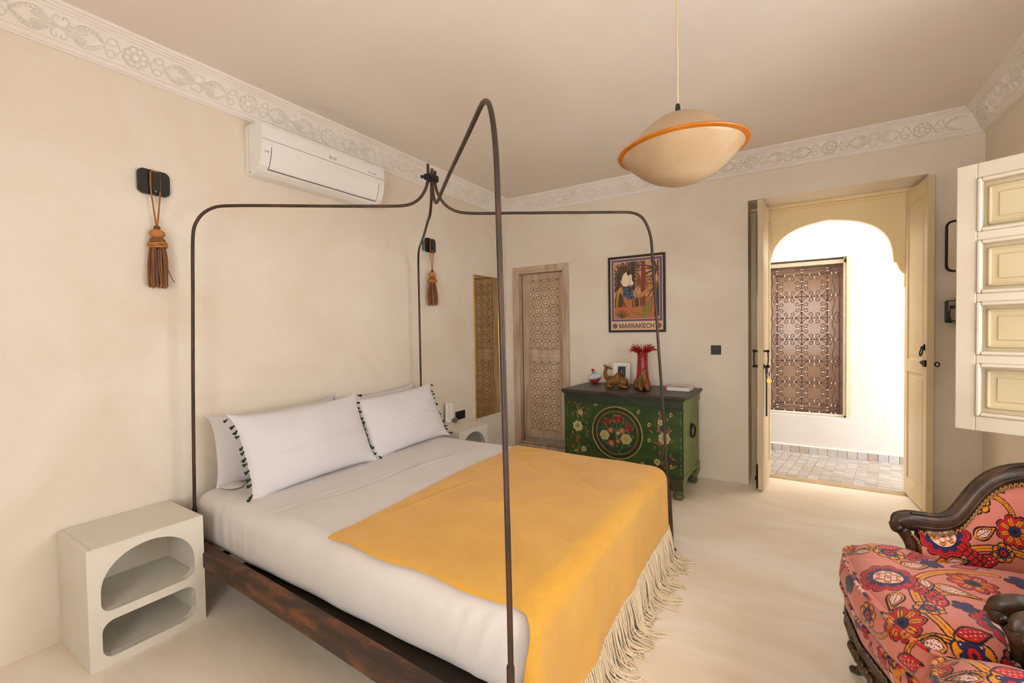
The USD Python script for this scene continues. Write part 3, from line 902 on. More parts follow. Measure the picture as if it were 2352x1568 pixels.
def tassel(x, y, z, label, seed, stray=True, fm=None):
    """Hangs from (x, y, z): looped cord, knot, wrapped ball, band, skirt of strands."""
    r = random.Random(seed)
    t = thing('wall_tassel', label, 'tassel', (x, y, z))
    cord = []
    for s in (-1, 1):
        P = smooth_path([(0, s * .0190, .080), (0, s * .0195, .0), (0, s * .011, -.10), (0, s * .002, -.185)], 26)
        k = np.linspace(0, 26 * PI, len(P))
        for ph_ in (0, PI):
            Q = P + np.c_[0 * k, .0026 * np.cos(k + ph_), 0 * k] + np.c_[.0026 * np.sin(k + ph_), 0 * k, 0 * k]
            cord.append(tube(Q, .0034, 6))
    cord.append(tube(smooth_path([(0, -.0175, .080), (0, -.012, .100), (0, .012, .100), (0, .0175, .080)], 13), .0055, 6))
    part(t, 'cord', cat(*cord), rope_m)
    part(t, 'knot', sph((0, 0, -.191), .015, 2, (1, 1, .75)), knot_m)
    ball = sph((0, 0, -.224), .034, 3, (1, 1, .76))
    v = np.array(ball.vertices)
    a = np.arctan2(v[:, 1], v[:, 0])
    v[:, :2] *= (1 + .03 * np.sin(a * 26 + v[:, 2] * 260))[:, None]
    ball.vertices = v
    part(t, 'ball', ball, bead_m)
    top = lathe([(0, -.246), (.026, -.247), (.033, -.256), (.035, -.270), (.033, -.276), (0, -.276)], 40)
    v = np.array(top.vertices)
    a = np.arctan2(v[:, 1], v[:, 0])
    v[:, :2] *= (1 + .05 * np.sin(a * 22))[:, None]
    top.vertices = v
    part(t, 'head', top, fm or frin_m[0])
    bands = []
    for k in range(4):
        a = np.linspace(0, 2 * PI, 33)
        q = np.c_[(.038 + .003 * math.sin(k)) * np.cos(a), (.038 + .003 * math.sin(k)) * np.sin(a), -.276 - .0058 * k + .004 * np.sin(a * 2 + k * 2)]
        bands.append(tube(q, .0046, 6, caps=False))
    part(t, 'binding', cat(*bands), bead_m)
    st_ = [[], []]
    for k in range(64):
        a = r.uniform(0, 2 * PI)
        q = r.uniform(.3, 1) ** .5
        ln = r.uniform(.200, .225)
        sw = 1.0 + r.uniform(-.1, .35)
        P = smooth_path([(.030 * q * math.cos(a), .030 * q * math.sin(a), -.288), (.033 * q * math.cos(a) * sw, .033 * q * math.sin(a) * sw, -.36), (.034 * q * math.cos(a + r.uniform(-.3, .3)) * sw, .034 * q * math.sin(a + r.uniform(-.3, .3)) * sw, -.288 - ln)], 9)
        st_[k % 2].append(tube(P, (.0036, .0022), 5))
    if stray:
        st_[0].append(tube(smooth_path([(.01, .030, -.36), (.012, .042, -.42), (.012, .058, -.462), (.012, .068, -.475)], 10), .0022, 5))
    for k in (0, 1):
        part(t, 'strands', cat(*st_[k]), (fm or frin_m[k]) if k == 0 else frin_m[k], 60, kind='stuff')
    return t


_, x1_ = sconce(-3.452, 2.229, 'black rounded square sconce on the wall left of the bed, above the bedside table', False)
tassel(x1_ + .027, -3.452, 2.181, 'brown rope tassel hanging from the left sconce, one strand astray', 3)
_, x2_ = sconce(-1.352, 2.213, 'black rounded square sconce standing off the wall beside the far head post', True)
tassel(x2_ + .027, -1.352, 2.165, 'rust brown tassel hanging from the sconce beyond the far head post', 5, False, M('tassel_rust', S(158, 84, 38), 0.75, S(112, 56, 24), vscale=120, stretch=(1, 1, .1), sheen=.3))

# ------------------------------------------------------------------ air conditioner
t = thing('air_conditioner', 'white wall air conditioner under the cornice above the bed', 'air conditioner', (0, -2.49, 2.40))
L2_ = .475
prof = [(0, .008), (0, .300), (.02, .309), (.150, .309), (.180, .301), (.189, .28), (.192, .205), (.189, .155), (.178, .100), (.155, .048), (.122, .018), (.085, .004), (.02, .004)]
pp = smooth_path(np.array(prof + [prof[0]]), 60)
pr = Polygon(prof).buffer(.006, 4).buffer(-.006, 4)
RXZY = [[1, 0, 0], [0, 0, 1], [0, 1, 0]]


def ac_slice(y0, y1, poly):
    return xf(ext(poly, y1 - y0), RXZY, (0, y0, 0))


part(t, 'casing', cat(ac_slice(-L2_, -L2_ + .003, pr.buffer(-.003)), ac_slice(-L2_ + .003, L2_ - .003, pr), ac_slice(L2_ - .003, L2_, pr.buffer(-.003))), white_m, 40)
front = LineString([(.1915, .205), (.189, .155), (.178, .100), (.155, .048), (.142, .034)])
flap = front.buffer(.004, 4).intersection(sbox(.13, .036, .3, .194))
part(t, 'outlet_flap', ac_slice(-L2_ + .060, L2_ - .060, flap), white_m, 40)
seam_m = M('panel_seam', S(150, 138, 126), .6)
sm = LineString(np.array(front.coords)[1:]).buffer(.0048, 4).intersection(sbox(.13, .033, .3, .1955))
part(t, 'flap_seam', cat(ac_slice(-L2_ + .058, -L2_ + .0592, sm), ac_slice(L2_ - .0592, L2_ - .058, sm), ac_slice(-L2_ + .058, L2_ - .058, Point(.1435, .033).buffer(.0022, 3))), M('dark_seam', S(92, 82, 74), .6), False)
part(t, 'panel_seam', ac_slice(-L2_ + .001, L2_ - .001, Point(.1922, .199).buffer(.0016, 3)), seam_m, False)
part(t, 'side_seam', cat(bx(.04, .0415, -L2_ - .0006, -L2_ + .003, .02, .300), bx(.044, .056, -L2_ - .0012, -L2_ + .003, .012, .024, .002)), seam_m, False)


def text_on(text, h, depth, bold=False):
    m = meshkit.text_mesh(text, h, depth, bold)
    return m


RTX = [[0, 1, 0], [0, 0, 1], [1, 0, 0]]            # text x -> +y, text y -> z, depth -> +x
logo_m = M('logo_grey', S(150, 142, 136), .5)
emb = Point(0, 0).buffer(.0115, 16).difference(Point(0, 0).buffer(.0088, 16)).union(sbox(-.0012, -.006, .0012, .006)).union(sbox(0, -.006, .005, -.0038))
part(t, 'logo', cat(xf(text_on('LG', .017, .0008, True), RTX, (.1916, .012, .220)), xf(ext(emb, .0008), RTX, (.1916, -.004, .2285))), logo_m, False)
part(t, 'small_print', xf(text_on('DUAL Inverter', .009, .0006), RTX, (.1916, .31, .218)), logo_m, False)
part(t, 'indicator', cat(bx(.180, .1845, -L2_ + .018, -L2_ + .028, .125, .131), bx(.180, .1845, -L2_ + .033, -L2_ + .047, .124, .133, .001)), logo_m, False)

# ------------------------------------------------------------------ switch, socket
t = thing('light_switch', 'square black light switch on the wall right of the poster', 'light switch', (2.292, 0, 1.203))
part(t, 'plate', bx(-.043, .043, -.009, -.0005, -.043, .043, .003), black_m)
part(t, 'rocker', bx(-.024, .024, -.013, -.008, -.024, .024, .003), black_m)
t = thing('wall_socket', 'black double wall socket above the far bedside table', 'socket', (0, -.91, .555))
part(t, 'plate', bx(.0005, .010, -.078, .078, -.043, .043, .003), black_m)
part(t, 'socket_insert', tube([(.009, -.036, 0), (.013, -.036, 0)], .020, 20), M('socket_dark', S(14, 14, 14), .5))
part(t, 'rocker', bx(.009, .012, .012, .062, -.026, .026, .002), M('socket_dark', S(14, 14, 14), .5))
part(t, 'socket_hole', tube([(.0125, -.036, 0), (.0137, -.036, 0)], .014, 20), M('socket_hole', S(4, 4, 4), .8))

# ------------------------------------------------------------------ poster
t = thing('framed_poster', 'black framed travel poster with a camel rider and the word MARRAKECH', 'poster', (1.5615, 0, 1.376))
PW, PH = .573, .769
part(t, 'frame', cat(bx(-PW / 2, -PW / 2 + .021, -.024, -.0005, 0, PH, .002), bx(PW / 2 - .021, PW / 2, -.024, -.0005, 0, PH, .002), bx(-PW / 2 + .021, PW / 2 - .021, -.024, -.0005, 0, .021, .002), bx(-PW / 2 + .021, PW / 2 - .021, -.024, -.0005, PH - .021, PH, .002)), black_m)
w, h = PW - .042, PH - .042
s = []
paper, blue, cream_, sal, org = S(226, 190, 150), S(92, 92, 136), S(226, 198, 160), S(206, 150, 118), S(190, 112, 68)
s.append((sbox(0, 0, w, h), paper))
s.append((sbox(.010, .088, w - .010, h - .010), S(180, 130, 100)))
s.append((sbox(.015, .092, w - .015, h - .014), blue))
s.append((sbox(.034, .110, w - .034, h - .034), cream_))
ix0, iz0, ix1, iz1 = .039, .115, w - .039, h - .039
s.append((sbox(ix0, iz0, ix1, iz1), sal))
s.append((sbox(ix0, iz0, ix1, iz0 + .215), org))
pr_ = random.Random(4)
inner = sbox(ix0, iz0, ix1, iz1)
dk, dk2, br, br2 = S(70, 58, 44), S(88, 72, 48), S(140, 92, 46), S(112, 80, 44)
for cx, cz, n, L, cols in ((.085, .54, 15, .15, (dk, dk2)), (.085, .42, 13, .13, (dk2, dk)), (.21, .60, 13, .13, (dk, br2)), (.315, .49, 17, .13, (br, br2)), (.45, .42, 17, .13, (br, br2)), (.47, .60, 14, .14, (dk, dk2)), (.27, .65, 9, .09, (dk2, br2)), (.14, .62, 11, .1, (dk2, dk))):
    for k in range(n):
        s.append((leaf(cx, cz, L * pr_.uniform(.8, 1.1), .016, k * 360 / n + pr_.uniform(-6, 6)).intersection(inner), cols[k % 2]))
s.append((sbox(.070, .30, .098, .56).intersection(inner), dk))
s.append((sbox(.222, .34, .254, iz1), S(66, 60, 52)))
s.append((sbox(.318, .235, .358, iz1 - .002), S(150, 66, 50)))
for k in range(34):
    s.append((stroke([(.318, .24 + .0135 * k), (.338, .246 + .0135 * k), (.358, .24 + .0135 * k)], .003).intersection(inner), S(104, 40, 34)))
s.append((Polygon([(.44, .14), (ix1, .14), (ix1, .46), (.47, .40), (.455, .3)]).intersection(inner), S(74, 64, 56)))
tan, tan2 = S(190, 134, 70), S(84, 66, 46)
s.append((Polygon(smooth_path([(.048, .24), (.065, .36), (.085, .42), (.115, .44), (.14, .40), (.25, .40), (.285, .36), (.32, .372), (.36, .40), (.385, .43), (.415, .45), (.43, .425), (.41, .405), (.39, .385), (.35, .345), (.30, .32), (.275, .31), (.262, .23), (.25, .30), (.12, .31), (.105, .24), (.10, .31), (.075, .30)], 120)).buffer(0).intersection(inner), tan))
for q in ([(.082, .235), (.088, .34), (.105, .38), (.122, .33), (.128, .24)], [(.252, .235), (.262, .32), (.272, .33), (.286, .30), (.290, .24)]):
    s.append((Polygon(smooth_path(q, 30)).buffer(.002).intersection(inner), tan2))
for q in ([(.060, .37), (.052, .30), (.050, .24), (.062, .238)], [(.110, .37), (.135, .29), (.150, .25), (.168, .236)], [(.245, .34), (.232, .28), (.228, .24), (.240, .236)], [(.30, .33), (.31, .28), (.32, .24), (.332, .236)]):
    s.append((stroke(smooth_path(q, 20), .011).intersection(inner), tan2))
s.append((Polygon([(.125, .445), (.235, .445), (.236, .33), (.232, .308), (.172, .308), (.168, .335), (.130, .335)]), S(78, 92, 122)))
for k, (x, z) in enumerate([(.135, .42), (.155, .39), (.14, .36), (.185, .35), (.21, .325), (.215, .41), (.18, .42)]):
    s.append((Polygon([(x, z), (x + .02, z + .008), (x + .018, z + .022), (x - .002, z + .012)]), S(46, 52, 70)))
s.append((Polygon([(.185, .40), (.200, .372), (.215, .40), (.200, .432)]), S(52, 50, 40)))
robe = Polygon(smooth_path([(.122, .47), (.120, .52), (.135, .56), (.165, .585), (.20, .575), (.222, .55), (.224, .50), (.236, .485), (.240, .465), (.225, .452), (.20, .462), (.17, .445), (.14, .446), (.122, .47)], 60)).buffer(0)
s.append((robe.buffer(.002), S(96, 74, 54)))
s.append((robe, S(238, 214, 172)))
s.append((stroke(smooth_path([(.196, .57), (.194, .53), (.200, .49), (.175, .472)], 16), .0025), S(120, 92, 64)))
s.append((disc(.192, .575, .022, 20), S(70, 48, 36)))
s.append((stroke(smooth_path([(.125, .55), (.145, .585), (.175, .61), (.215, .612)], 18), .006), S(80, 62, 44)))
gr1, gr2 = S(138, 132, 58), S(92, 92, 44)
for x, z, L, ww, d in ((.36, .125, .17, .026, 104), (.37, .125, .22, .045, 76), (.365, .12, .12, .02, 150), (.30, .165, .07, .02, 172), (.37, .13, .16, .03, 88)):
    s.append((leaf(x, z, L, ww, d).intersection(inner), S(70, 66, 34)))
    s.append((leaf(x, z, L * .97, ww * .84, d).intersection(inner), gr1))
for d in (58, 80, 98, 118, 30, 140):
    s.append((leaf(.115, .12, .105, .012, d).intersection(inner), S(84, 74, 46)))
for x in (.045, w - .045):
    s.append((disc(x, .043, .026, 24), S(104, 84, 84)))
    s.append((flowerp(x, .043, .022, 9, .3), S(128, 104, 92)))
V, F, C = print2d(s)
part(t, 'print', (np.c_[V[:, 0] - w / 2, np.full(len(V), -.0105), V[:, 1] + .021], F), MV('poster_paper', .55, spec=.35), False, col=C)
part(t, 'backing', bx(-w / 2, w / 2, -.010, -.001, .021, PH - .021), M('card_back', S(120, 100, 80), .8), False)
tm = meshkit.text_mesh('MARRAKECH', .044, .0005, True)
bw = tm.bounds
tm.vertices = (np.asarray(tm.vertices) - [bw[0][0], 0, 0]) * [.355 / (bw[1][0] - bw[0][0]), 1, 1]
part(t, 'lettering', xf(tm, [[1, 0, 0], [0, 0, 1], [0, -1, 0]], (-.178, -.0106, .042)), M('poster_ink', S(70, 66, 84), .6), False)

# ------------------------------------------------------------------ mirror and key safe beside the door
t = thing('iron_mirror', 'rounded black iron mirror half hidden behind the open casement', 'mirror', (3.905, 0, 1.972))
part(t, 'frame', cat(xf(ext(rrect(.150, .372, .045).difference(rrect(.124, .346, .034)), .02), RXZ, (0, -.0005, 0))), blackm_m)
part(t, 'mirror_glass', xf(ext(rrect(.126, .348, .034), .004), RXZ, (0, -.004, 0)), usdkit.material(stage, '/World/Looks/dim_mirror', {'p': ('principled_bsdf', {'base_color': (0.75, 0.72, 0.66), 'metallic': 1.0, 'roughness': 0.05})}, [], surface='p.BSDF'), False)
t = thing('key_safe', 'black key safe with silver keypad beside the doorway, key in it', 'key safe', (3.885, 0, 1.50))
part(t, 'case', cat(bx(-.055, .085, -.085, -.0005, -.078, .078, .004), bx(-.0, .085, -.08, -.002, .078, .098, .004), bx(-.0, .085, -.08, -.002, -.098, -.078, .004)), black_m)
part(t, 'face', bx(-.053, .083, -.089, -.084, -.066, .072, .003), M('keypad_silver', S(150, 142, 128), .35, metallic=.6))
part(t, 'keypad', bx(.012, .052, -.092, -.088, -.045, .058, .002), black_m)
for i in range(3):
    for j in range(4):
        part(t, 'key_button', tube([(.0195 + .0125 * i, -.0915, .042 - .024 * j), (.0195 + .0125 * i, -.0945, .042 - .024 * j)], .0048, 10), M('button_white', S(205, 198, 188), .4))
part(t, 'lock', cat(tube([(-.030, -.088, .032), (-.030, -.094, .032)], .024, 20), ), M('keypad_silver', (0, 0, 0)))
t = thing('safe_key', 'dark key with a black tassel hanging in the key safe', 'key', (3.855, -.094, 1.532))
a = np.linspace(0, 2 * PI, 17)
part(t, 'key', cat(tube([(0, 0, 0), (0, -.03, -.002)], .004), xf(ext(rrect(.05, .022, .010).difference(rrect(.018, .010, .004)), .004), RXZ, (0, -.028, -.004)), tube(smooth_path([(-.02, -.030, -.006), (-.024, -.036, -.02), (-.026, -.034, -.035)], 8), .0015, 5)), blackm_m)
part(t, 'tassel', cat(sph((-.028, -.034, -.040), .009), *[tube([(-.028, -.034, -.045), (-.028 + .018 * math.cos(k * 2.4) * (k % 5) / 4, -.034 + .014 * math.sin(k * 2.4) * (k % 5) / 4, -.108 - .004 * (k % 3))], (.0045, .003), 5) for k in range(34)]), black_m, 50)

# padlock on the left leaf with its strap and tag
pt = np.array([2.636 + .042 + .034, -.14 + .04, 1.072])
t = thing('padlock', 'small steel padlock hanging open on the left door handle', 'padlock', tuple(pt))
a = np.linspace(0, PI, 13)
part(t, 'shackle', tube(np.c_[.014 * np.cos(a), 0 * a, -.004 + .020 * np.sin(a)], .003, 8), ring_chrome)
part(t, 'body', rot(bx(-.020, .020, -.008, .008, -.05, -.006, .003), 0, [0, 1, 0]), M('padlock_steel', S(166, 150, 124), .35, metallic=.7))
t = thing('key_tag', 'round brass key tag hanging below the padlock', 'key tag', tuple(pt + [.008, -.012, -.05]))
part(t, 'key', bx(-.004, .004, -.002, .002, -.035, 0, .001), blackm_m)
a = np.linspace(0, 2 * PI, 17)
part(t, 'ring', tube(np.c_[.010 * np.cos(a), 0 * a, -.043 + .010 * np.sin(a)], .0016, 6, caps=False), ring_chrome)
part(t, 'tag', xf(ext(disc(0, -.072, .019, 24, 1.1), .003), RXZ), gold_m)
t = thing('black_strap', 'long black strap hanging from the left door handle', 'strap', tuple(pt + [-.012, -.006, -.006]))
part(t, 'strap', cat(bx(-.007, .007, -.004, .004, -.42, -.01, .002), bx(-.010, .010, -.007, .007, -.06, 0, .004)), black_m)

# ------------------------------------------------------------------ pendant lamp
LC = np.array([2.484, -2.439, 2.172])
t = thing('pendant_lamp', 'flying saucer pendant lamp of parchment coloured resin with orange rim', 'pendant lamp', tuple(LC))
resin = {'p': ('principled_bsdf', {'roughness': 0.32, 'subsurface_weight': 0.0}), 'tr': ('translucent_bsdf', {}), 'mx': ('mix_closure', {'fac': 0.35}), 'tc': ('geometry', {}), 'n': ('noise_texture', {'scale': 9.0, 'detail': 5.0}), 'r': ('rgb_ramp', {'ramp': [(0, S(212, 182, 142)), (0.4, S(212, 182, 142)), (0.7, S(224, 196, 158)), (1, S(224, 196, 158))]})}
resin_m = usdkit.material(stage, '/World/Looks/parchment_resin', resin, [('tc.position', 'n.vector'), ('n.fac', 'r.fac'), ('r.color', 'p.base_color'), ('r.color', 'tr.color'), ('p.BSDF', 'mx.closure1'), ('tr.BSDF', 'mx.closure2')], surface='mx.closure')
rim_m = usdkit.material(stage, '/World/Looks/orange_rim', {**resin, 'r': ('rgb_ramp', {'ramp': [(0, S(214, 128, 20)), (0.4, S(214, 128, 20)), (0.7, S(226, 142, 30)), (1, S(226, 142, 30))]})}, [('tc.position', 'n.vector'), ('n.fac', 'r.fac'), ('r.color', 'p.base_color'), ('r.color', 'tr.color'), ('p.BSDF', 'mx.closure1'), ('tr.BSDF', 'mx.closure2')], surface='mx.closure')
R_ = 0.292
tilt = 2.4
ax_ = np.array([_f[0], _f[1], 0])
ax_ /= np.linalg.norm(ax_)


def tl(m):
    return rot(m.copy().apply_scale(.90), -tilt, ax_)


bowl = [(r, -.008 - .150 * max(0, 1 - (r / .274) ** 2.2)) for r in np.linspace(0, .2735, 26)]
bowl_in = [(r * .985, z_ + .005) for r, z_ in bowl][::-1]
part(t, 'bowl', tl(lathe(bowl + bowl_in, 72)), resin_m, True)
domep = [(r, .010 + .160 * max(0, 1 - (r / .250) ** 2.1)) for r in np.linspace(0, .246, 24)]
dome_in = [(r * .985, z_ - .005) for r, z_ in domep][::-1]
part(t, 'dome', tl(lathe(domep + dome_in, 72)), resin_m, True)
part(t, 'rim', tl(lathe([(.240, .012), (.268, .010), (.284, .006), (R_, .001), (R_ + .002, -.002), (R_, -.006), (.284, -.007), (.270, -.011), (.250, -.010), (.240, -.004), (.240, .012)], 72)), rim_m, 40)
top = np.array([-.012, .0, .10])
part(t, 'cap', cat(lathe([(0, .154), (.010, .154), (.012, .164), (.009, .196), (.006, .200), (0, .200)], 20)).apply_translation((top[0], 0, 0)), black_m)
part(t, 'ferrule', lathe([(0, .138), (.011, .138), (.011, .155), (0, .155)], 20).apply_translation((top[0], 0, 0)), gold_m)
part(t, 'cord', tube([(top[0], 0, .198), (top[0] - .001, 0, HC - LC[2] - .02)], .0042, 8), M('lamp_cord', S(216, 182, 140), .7))
part(t, 'ceiling_rose', lathe([(0, HC - LC[2] - .03), (.05, HC - LC[2] - .03), (.055, HC - LC[2] - .0005), (0, HC - LC[2] - .0005)], 28).apply_translation((top[0], 0, 0)), white_m)
# ------------------------------------------------------------------ four-poster bed
bed = thing('canopy_bed', 'four poster bed of thin rusty iron rods meeting over its middle', 'bed', (0, 0, 0))
POST = {
    'a': ((0.150, -3.375), [(0.155, -3.371, 0.40), (0.171, -3.358, 1.346), (0.180, -3.351, 1.718), (0.186, -3.346, 1.938), (0.194, -3.340, 1.996), (0.212, -3.325, 2.042), (0.242, -3.301, 2.079), (0.273, -3.276, 2.098), (0.307, -3.249, 2.106), (0.634, -2.986, 2.113), (0.996, -2.695, 2.119), (1.046, -2.655, 2.123), (1.084, -2.624, 2.136), (1.122, -2.594, 2.173), (1.143, -2.577, 2.22), (1.152, -2.570, 2.259), (1.154, -2.568, 2.356)]),
    'b': ((0.140, -1.612), [(0.142, -1.614, 0.40), (0.150, -1.620, 1.2), (0.158, -1.628, 1.90), (0.166, -1.636, 1.99), (0.185, -1.654, 2.045), (0.215, -1.682, 2.080), (0.255, -1.718, 2.098), (0.300, -1.760, 2.103), (0.640, -2.068, 2.104), (0.98, -2.385, 2.106), (1.05, -2.447, 2.110), (1.10, -2.492, 2.138), (1.135, -2.523, 2.185), (1.150, -2.537, 2.235), (1.154, -2.541, 2.32)]),
    'c': ((2.232, -3.452), [(2.228, -3.448, 0.40), (2.222, -3.441, 0.803), (2.197, -3.420, 1.576), (2.184, -3.409, 1.88), (2.178, -3.404, 1.935), (2.168, -3.396, 1.990), (2.152, -3.383, 2.042), (2.130, -3.363, 2.083), (2.102, -3.340, 2.110), (2.067, -3.311, 2.122), (2.022, -3.273, 2.122), (1.859, -3.136, 2.116), (1.611, -2.927, 2.110), (1.416, -2.762, 2.100), (1.347, -2.704, 2.095), (1.286, -2.653, 2.100), (1.226, -2.602, 2.141), (1.188, -2.570, 2.217), (1.182, -2.566, 2.326)]),
    'd': ((2.244, -1.617), [(2.229, -1.630, 0.40), (2.210, -1.647, 0.913), (2.185, -1.668, 1.396), (2.162, -1.688, 1.886), (2.153, -1.697, 1.986), (2.136, -1.711, 2.046), (2.109, -1.735, 2.093), (2.073, -1.766, 2.113), (2.042, -1.794, 2.116), (1.755, -2.044, 2.105), (1.462, -2.300, 2.092), (1.306, -2.437, 2.089), (1.256, -2.480, 2.104), (1.219, -2.512, 2.139), (1.196, -2.532, 2.187), (1.186, -2.541, 2.228), (1.184, -2.543, 2.318)]),
}
for k, (b, P) in POST.items():
    P = np.array(P)
    part(bed, 'canopy_rod', tube(smooth_path(P, 150), 0.0082, 12), iron_m, True)
    d = (P[1] - P[0]) / (P[1] - P[0])[2]
    base = np.array([b[0], b[1], 0.0])
    p40 = P[0]
    po = part(bed, 'post', cat(tube([base, base + (p40 - base) * .985, p40, p40 + (0, 0, .0)], [.0215, .0215, .0195, .010], 20)), iron_m, 40)
    part(po, 'sleeve', tube([p40 - d * .01, p40 + d * .085, p40 + d * .09], [.0112, .0112, .0095], 14), iron_m, 40)
    part(po, 'foot', cat(tube([base + (0, 0, .0), base + (0, 0, .012)], .028, 18), tube([base + (.018, .02, .004), base + (.018, .02, .03)], .010, 10)), iron_m, 40)
part(bed, 'clamp', cat(bx(1.138, 1.172, -2.588, -2.556, 2.268, 2.300, .004), bx(1.166, 1.200, -2.580, -2.528, 2.256, 2.290, .004), bx(1.142, 1.172, -2.556, -2.526, 2.262, 2.296, .004), tube([(1.120, -2.590, 2.288), (1.145, -2.575, 2.284)], .009, 8)), blackm_m)


def bar(a, b, w, h, up=(0, 0, 1), ch=.008):
    """Square tube with rounded edges from a to b."""
    sec = []
    for sx, sy in ((1, 1), (-1, 1), (-1, -1), (1, -1)):
        for k in range(4):
            t_ = {(1, 1): 0, (-1, 1): 90, (-1, -1): 180, (1, -1): 270}[(sx, sy)] + k * 30
            sec.append((sx * (w / 2 - ch) + ch * math.cos(math.radians(t_)), sy * (h / 2 - ch) + ch * math.sin(math.radians(t_))))
    return tube([a, b], (1, 1), N=up, section=sec)


RZ = .285
part(bed, 'side_rail', bar((.165, -3.400, RZ + .012), (2.215, -3.462, RZ - .008), .066, .078), rust_m, 40)
part(bed, 'side_rail', bar((.155, -1.612, RZ), (2.23, -1.617, RZ), .06, .07), rust_m, 40)
part(bed, 'head_rail', bar((.148, -3.36, RZ), (.142, -1.62, RZ), .05, .07), rust_m, 40)
part(bed, 'foot_rail', bar((2.170, -3.43, RZ - .005), (2.170, -1.63, RZ), .05, .07), rust_m, 40)
for k in range(9):
    x = .30 + .228 * k
    part(bed, 'slat', bx(x, x + .055, -3.44, -1.62, .247, .258, .003), blackm_m)

part(bed, 'underbed_shade', bx(.56, 2.19, -3.372, -1.66, .2585, .2615), M('underbed_shade_dark', S(58, 46, 32), .7, S(46, 37, 27), vscale=8))  # added dark board in the rail gap, standing in for shade under the bed
# ------------------------------------------------------------------ mattress under its sheet
ML, MH, MR = np.array([.085, -3.342, .262]), np.array([2.212, -1.655, .556]), .072


def rounded_pt(p, lo=ML, hi=MH, R=MR, off=0.0):
    p = np.asarray(p, float)
    c = np.clip(p, lo + R, hi - R)
    d = p - c
    n = np.linalg.norm(d, axis=-1, keepdims=True)
    return c + d / np.maximum(n, 1e-9) * (R + off), d / np.maximum(n, 1e-9)


def box_grid(lo, hi, step):
    V, F, k = [], [], 0
    for ax in range(3):
        for sd in (0, 1):
            o = [i for i in range(3) if i != ax]
            a = np.linspace(lo[o[0]], hi[o[0]], max(2, int((hi[o[0]] - lo[o[0]]) / step)))
            b = np.linspace(lo[o[1]], hi[o[1]], max(2, int((hi[o[1]] - lo[o[1]]) / step)))
            A, B = np.meshgrid(a, b, indexing='ij')
            P = np.zeros((A.size, 3))
            P[:, o[0]], P[:, o[1]], P[:, ax] = A.ravel(), B.ravel(), (lo, hi)[sd][ax]
            f = grid_faces(len(a), len(b))
            if (sd == 1) != (ax == 1):
                pass
            else:
                f = f[:, ::-1]
            V.append(P)
            F.append(f + k)
            k += len(P)
    return np.vstack(V), np.vstack(F)


V, F = box_grid(ML, MH, .013)
Q, N = rounded_pt(V)
x, y, z = Q[:, 0], Q[:, 1], Q[:, 2]
side = np.clip(1 - np.abs(N[:, 2]) * 1.2, 0, 1)
topm = np.clip((N[:, 2] - .6) / .4, 0, 1)
w = np.zeros(len(Q))
# gathered pleats on the near side towards the head and at the foot corner
pl_ = np.sin(x * 95 + 3 * np.sin(x * 9) + (z - .4) * 7) * .5 + np.sin(x * 61 + 1.3) * .5
headp = np.clip(1 - np.abs(x - .30) / .55, 0, 1) ** .7
w += side * (y < -2.5) * headp * pl_ * .0042
footp = np.exp(-((x - 2.05) / .16) ** 2)
w += side * (y < -2.5) * footp * np.sin(x * 80 - z * 30) * .005
w += side * .007 * (meshkit.fbm(np.c_[x * 5, y * 5, z * 3], 3, 2) - .5)
# bulge of the sheet at half height, tucked in below
w += side * .012 * np.sin(np.clip((z - ML[2]) / (MH[2] - ML[2]), 0, 1) * PI)
bottom_wave = (.010 * np.sin(x * 7.5) + .008 * np.sin(x * 17 + 1))
Q[:, 2] += np.clip(1 - (z - ML[2]) / .10, 0, 1) * np.clip(side * 1.5, 0, 1) * bottom_wave * (y < -2.5)
# seam running along the near side
w += side * (y < -2.5) * .0016 * np.exp(-((z - .47 + .02 * x) / .004) ** 2)
# folded edge of the flat sheet across the top
xf_ = 0.80 + .10 * np.sin((y + 3.4) * .9) + .015 * np.sin(y * 6)
fold = 1 / (1 + np.exp(-(x - xf_) / .006))
w += topm * (.008 * fold * np.clip(1.6 - x, 0, 1) + .005 * np.exp(-((x - xf_ + .045) / .014) ** 2) * (.5 + .5 * np.sin(y * 21)) + .005 * np.exp(-((x - xf_ + .10) / .010) ** 2) * (.5 + .5 * np.sin(y * 13 + 2)))
w += topm * .006 * (meshkit.fbm(np.c_[x * 2.2, y * 2.2, 0 * x], 4, 5) - .5)
w *= np.where(x > 1.25, 1 - .7 * topm, 1.0)
w += topm * .008 * np.exp(-((x - xf_ - .01) / .02) ** 2 - ((y + 2.35) / .17) ** 2)
Q = Q + N * w[:, None]
mm = trimesh.Trimesh(Q, F, process=True, merge_norm=True)
mm.merge_vertices(digits_vertex=5)
mm.fix_normals()
t = thing('mattress', 'mattress in a white fitted sheet lying on the iron bed frame', 'mattress', (0, 0, 0))
part(t, 'fitted_sheet', mm, sheet_m, True)
part(t, 'sheet_corner', sph((.20, -3.20, .566), .05, 3, (1.6, 1.1, .22)), sheet_m, True)

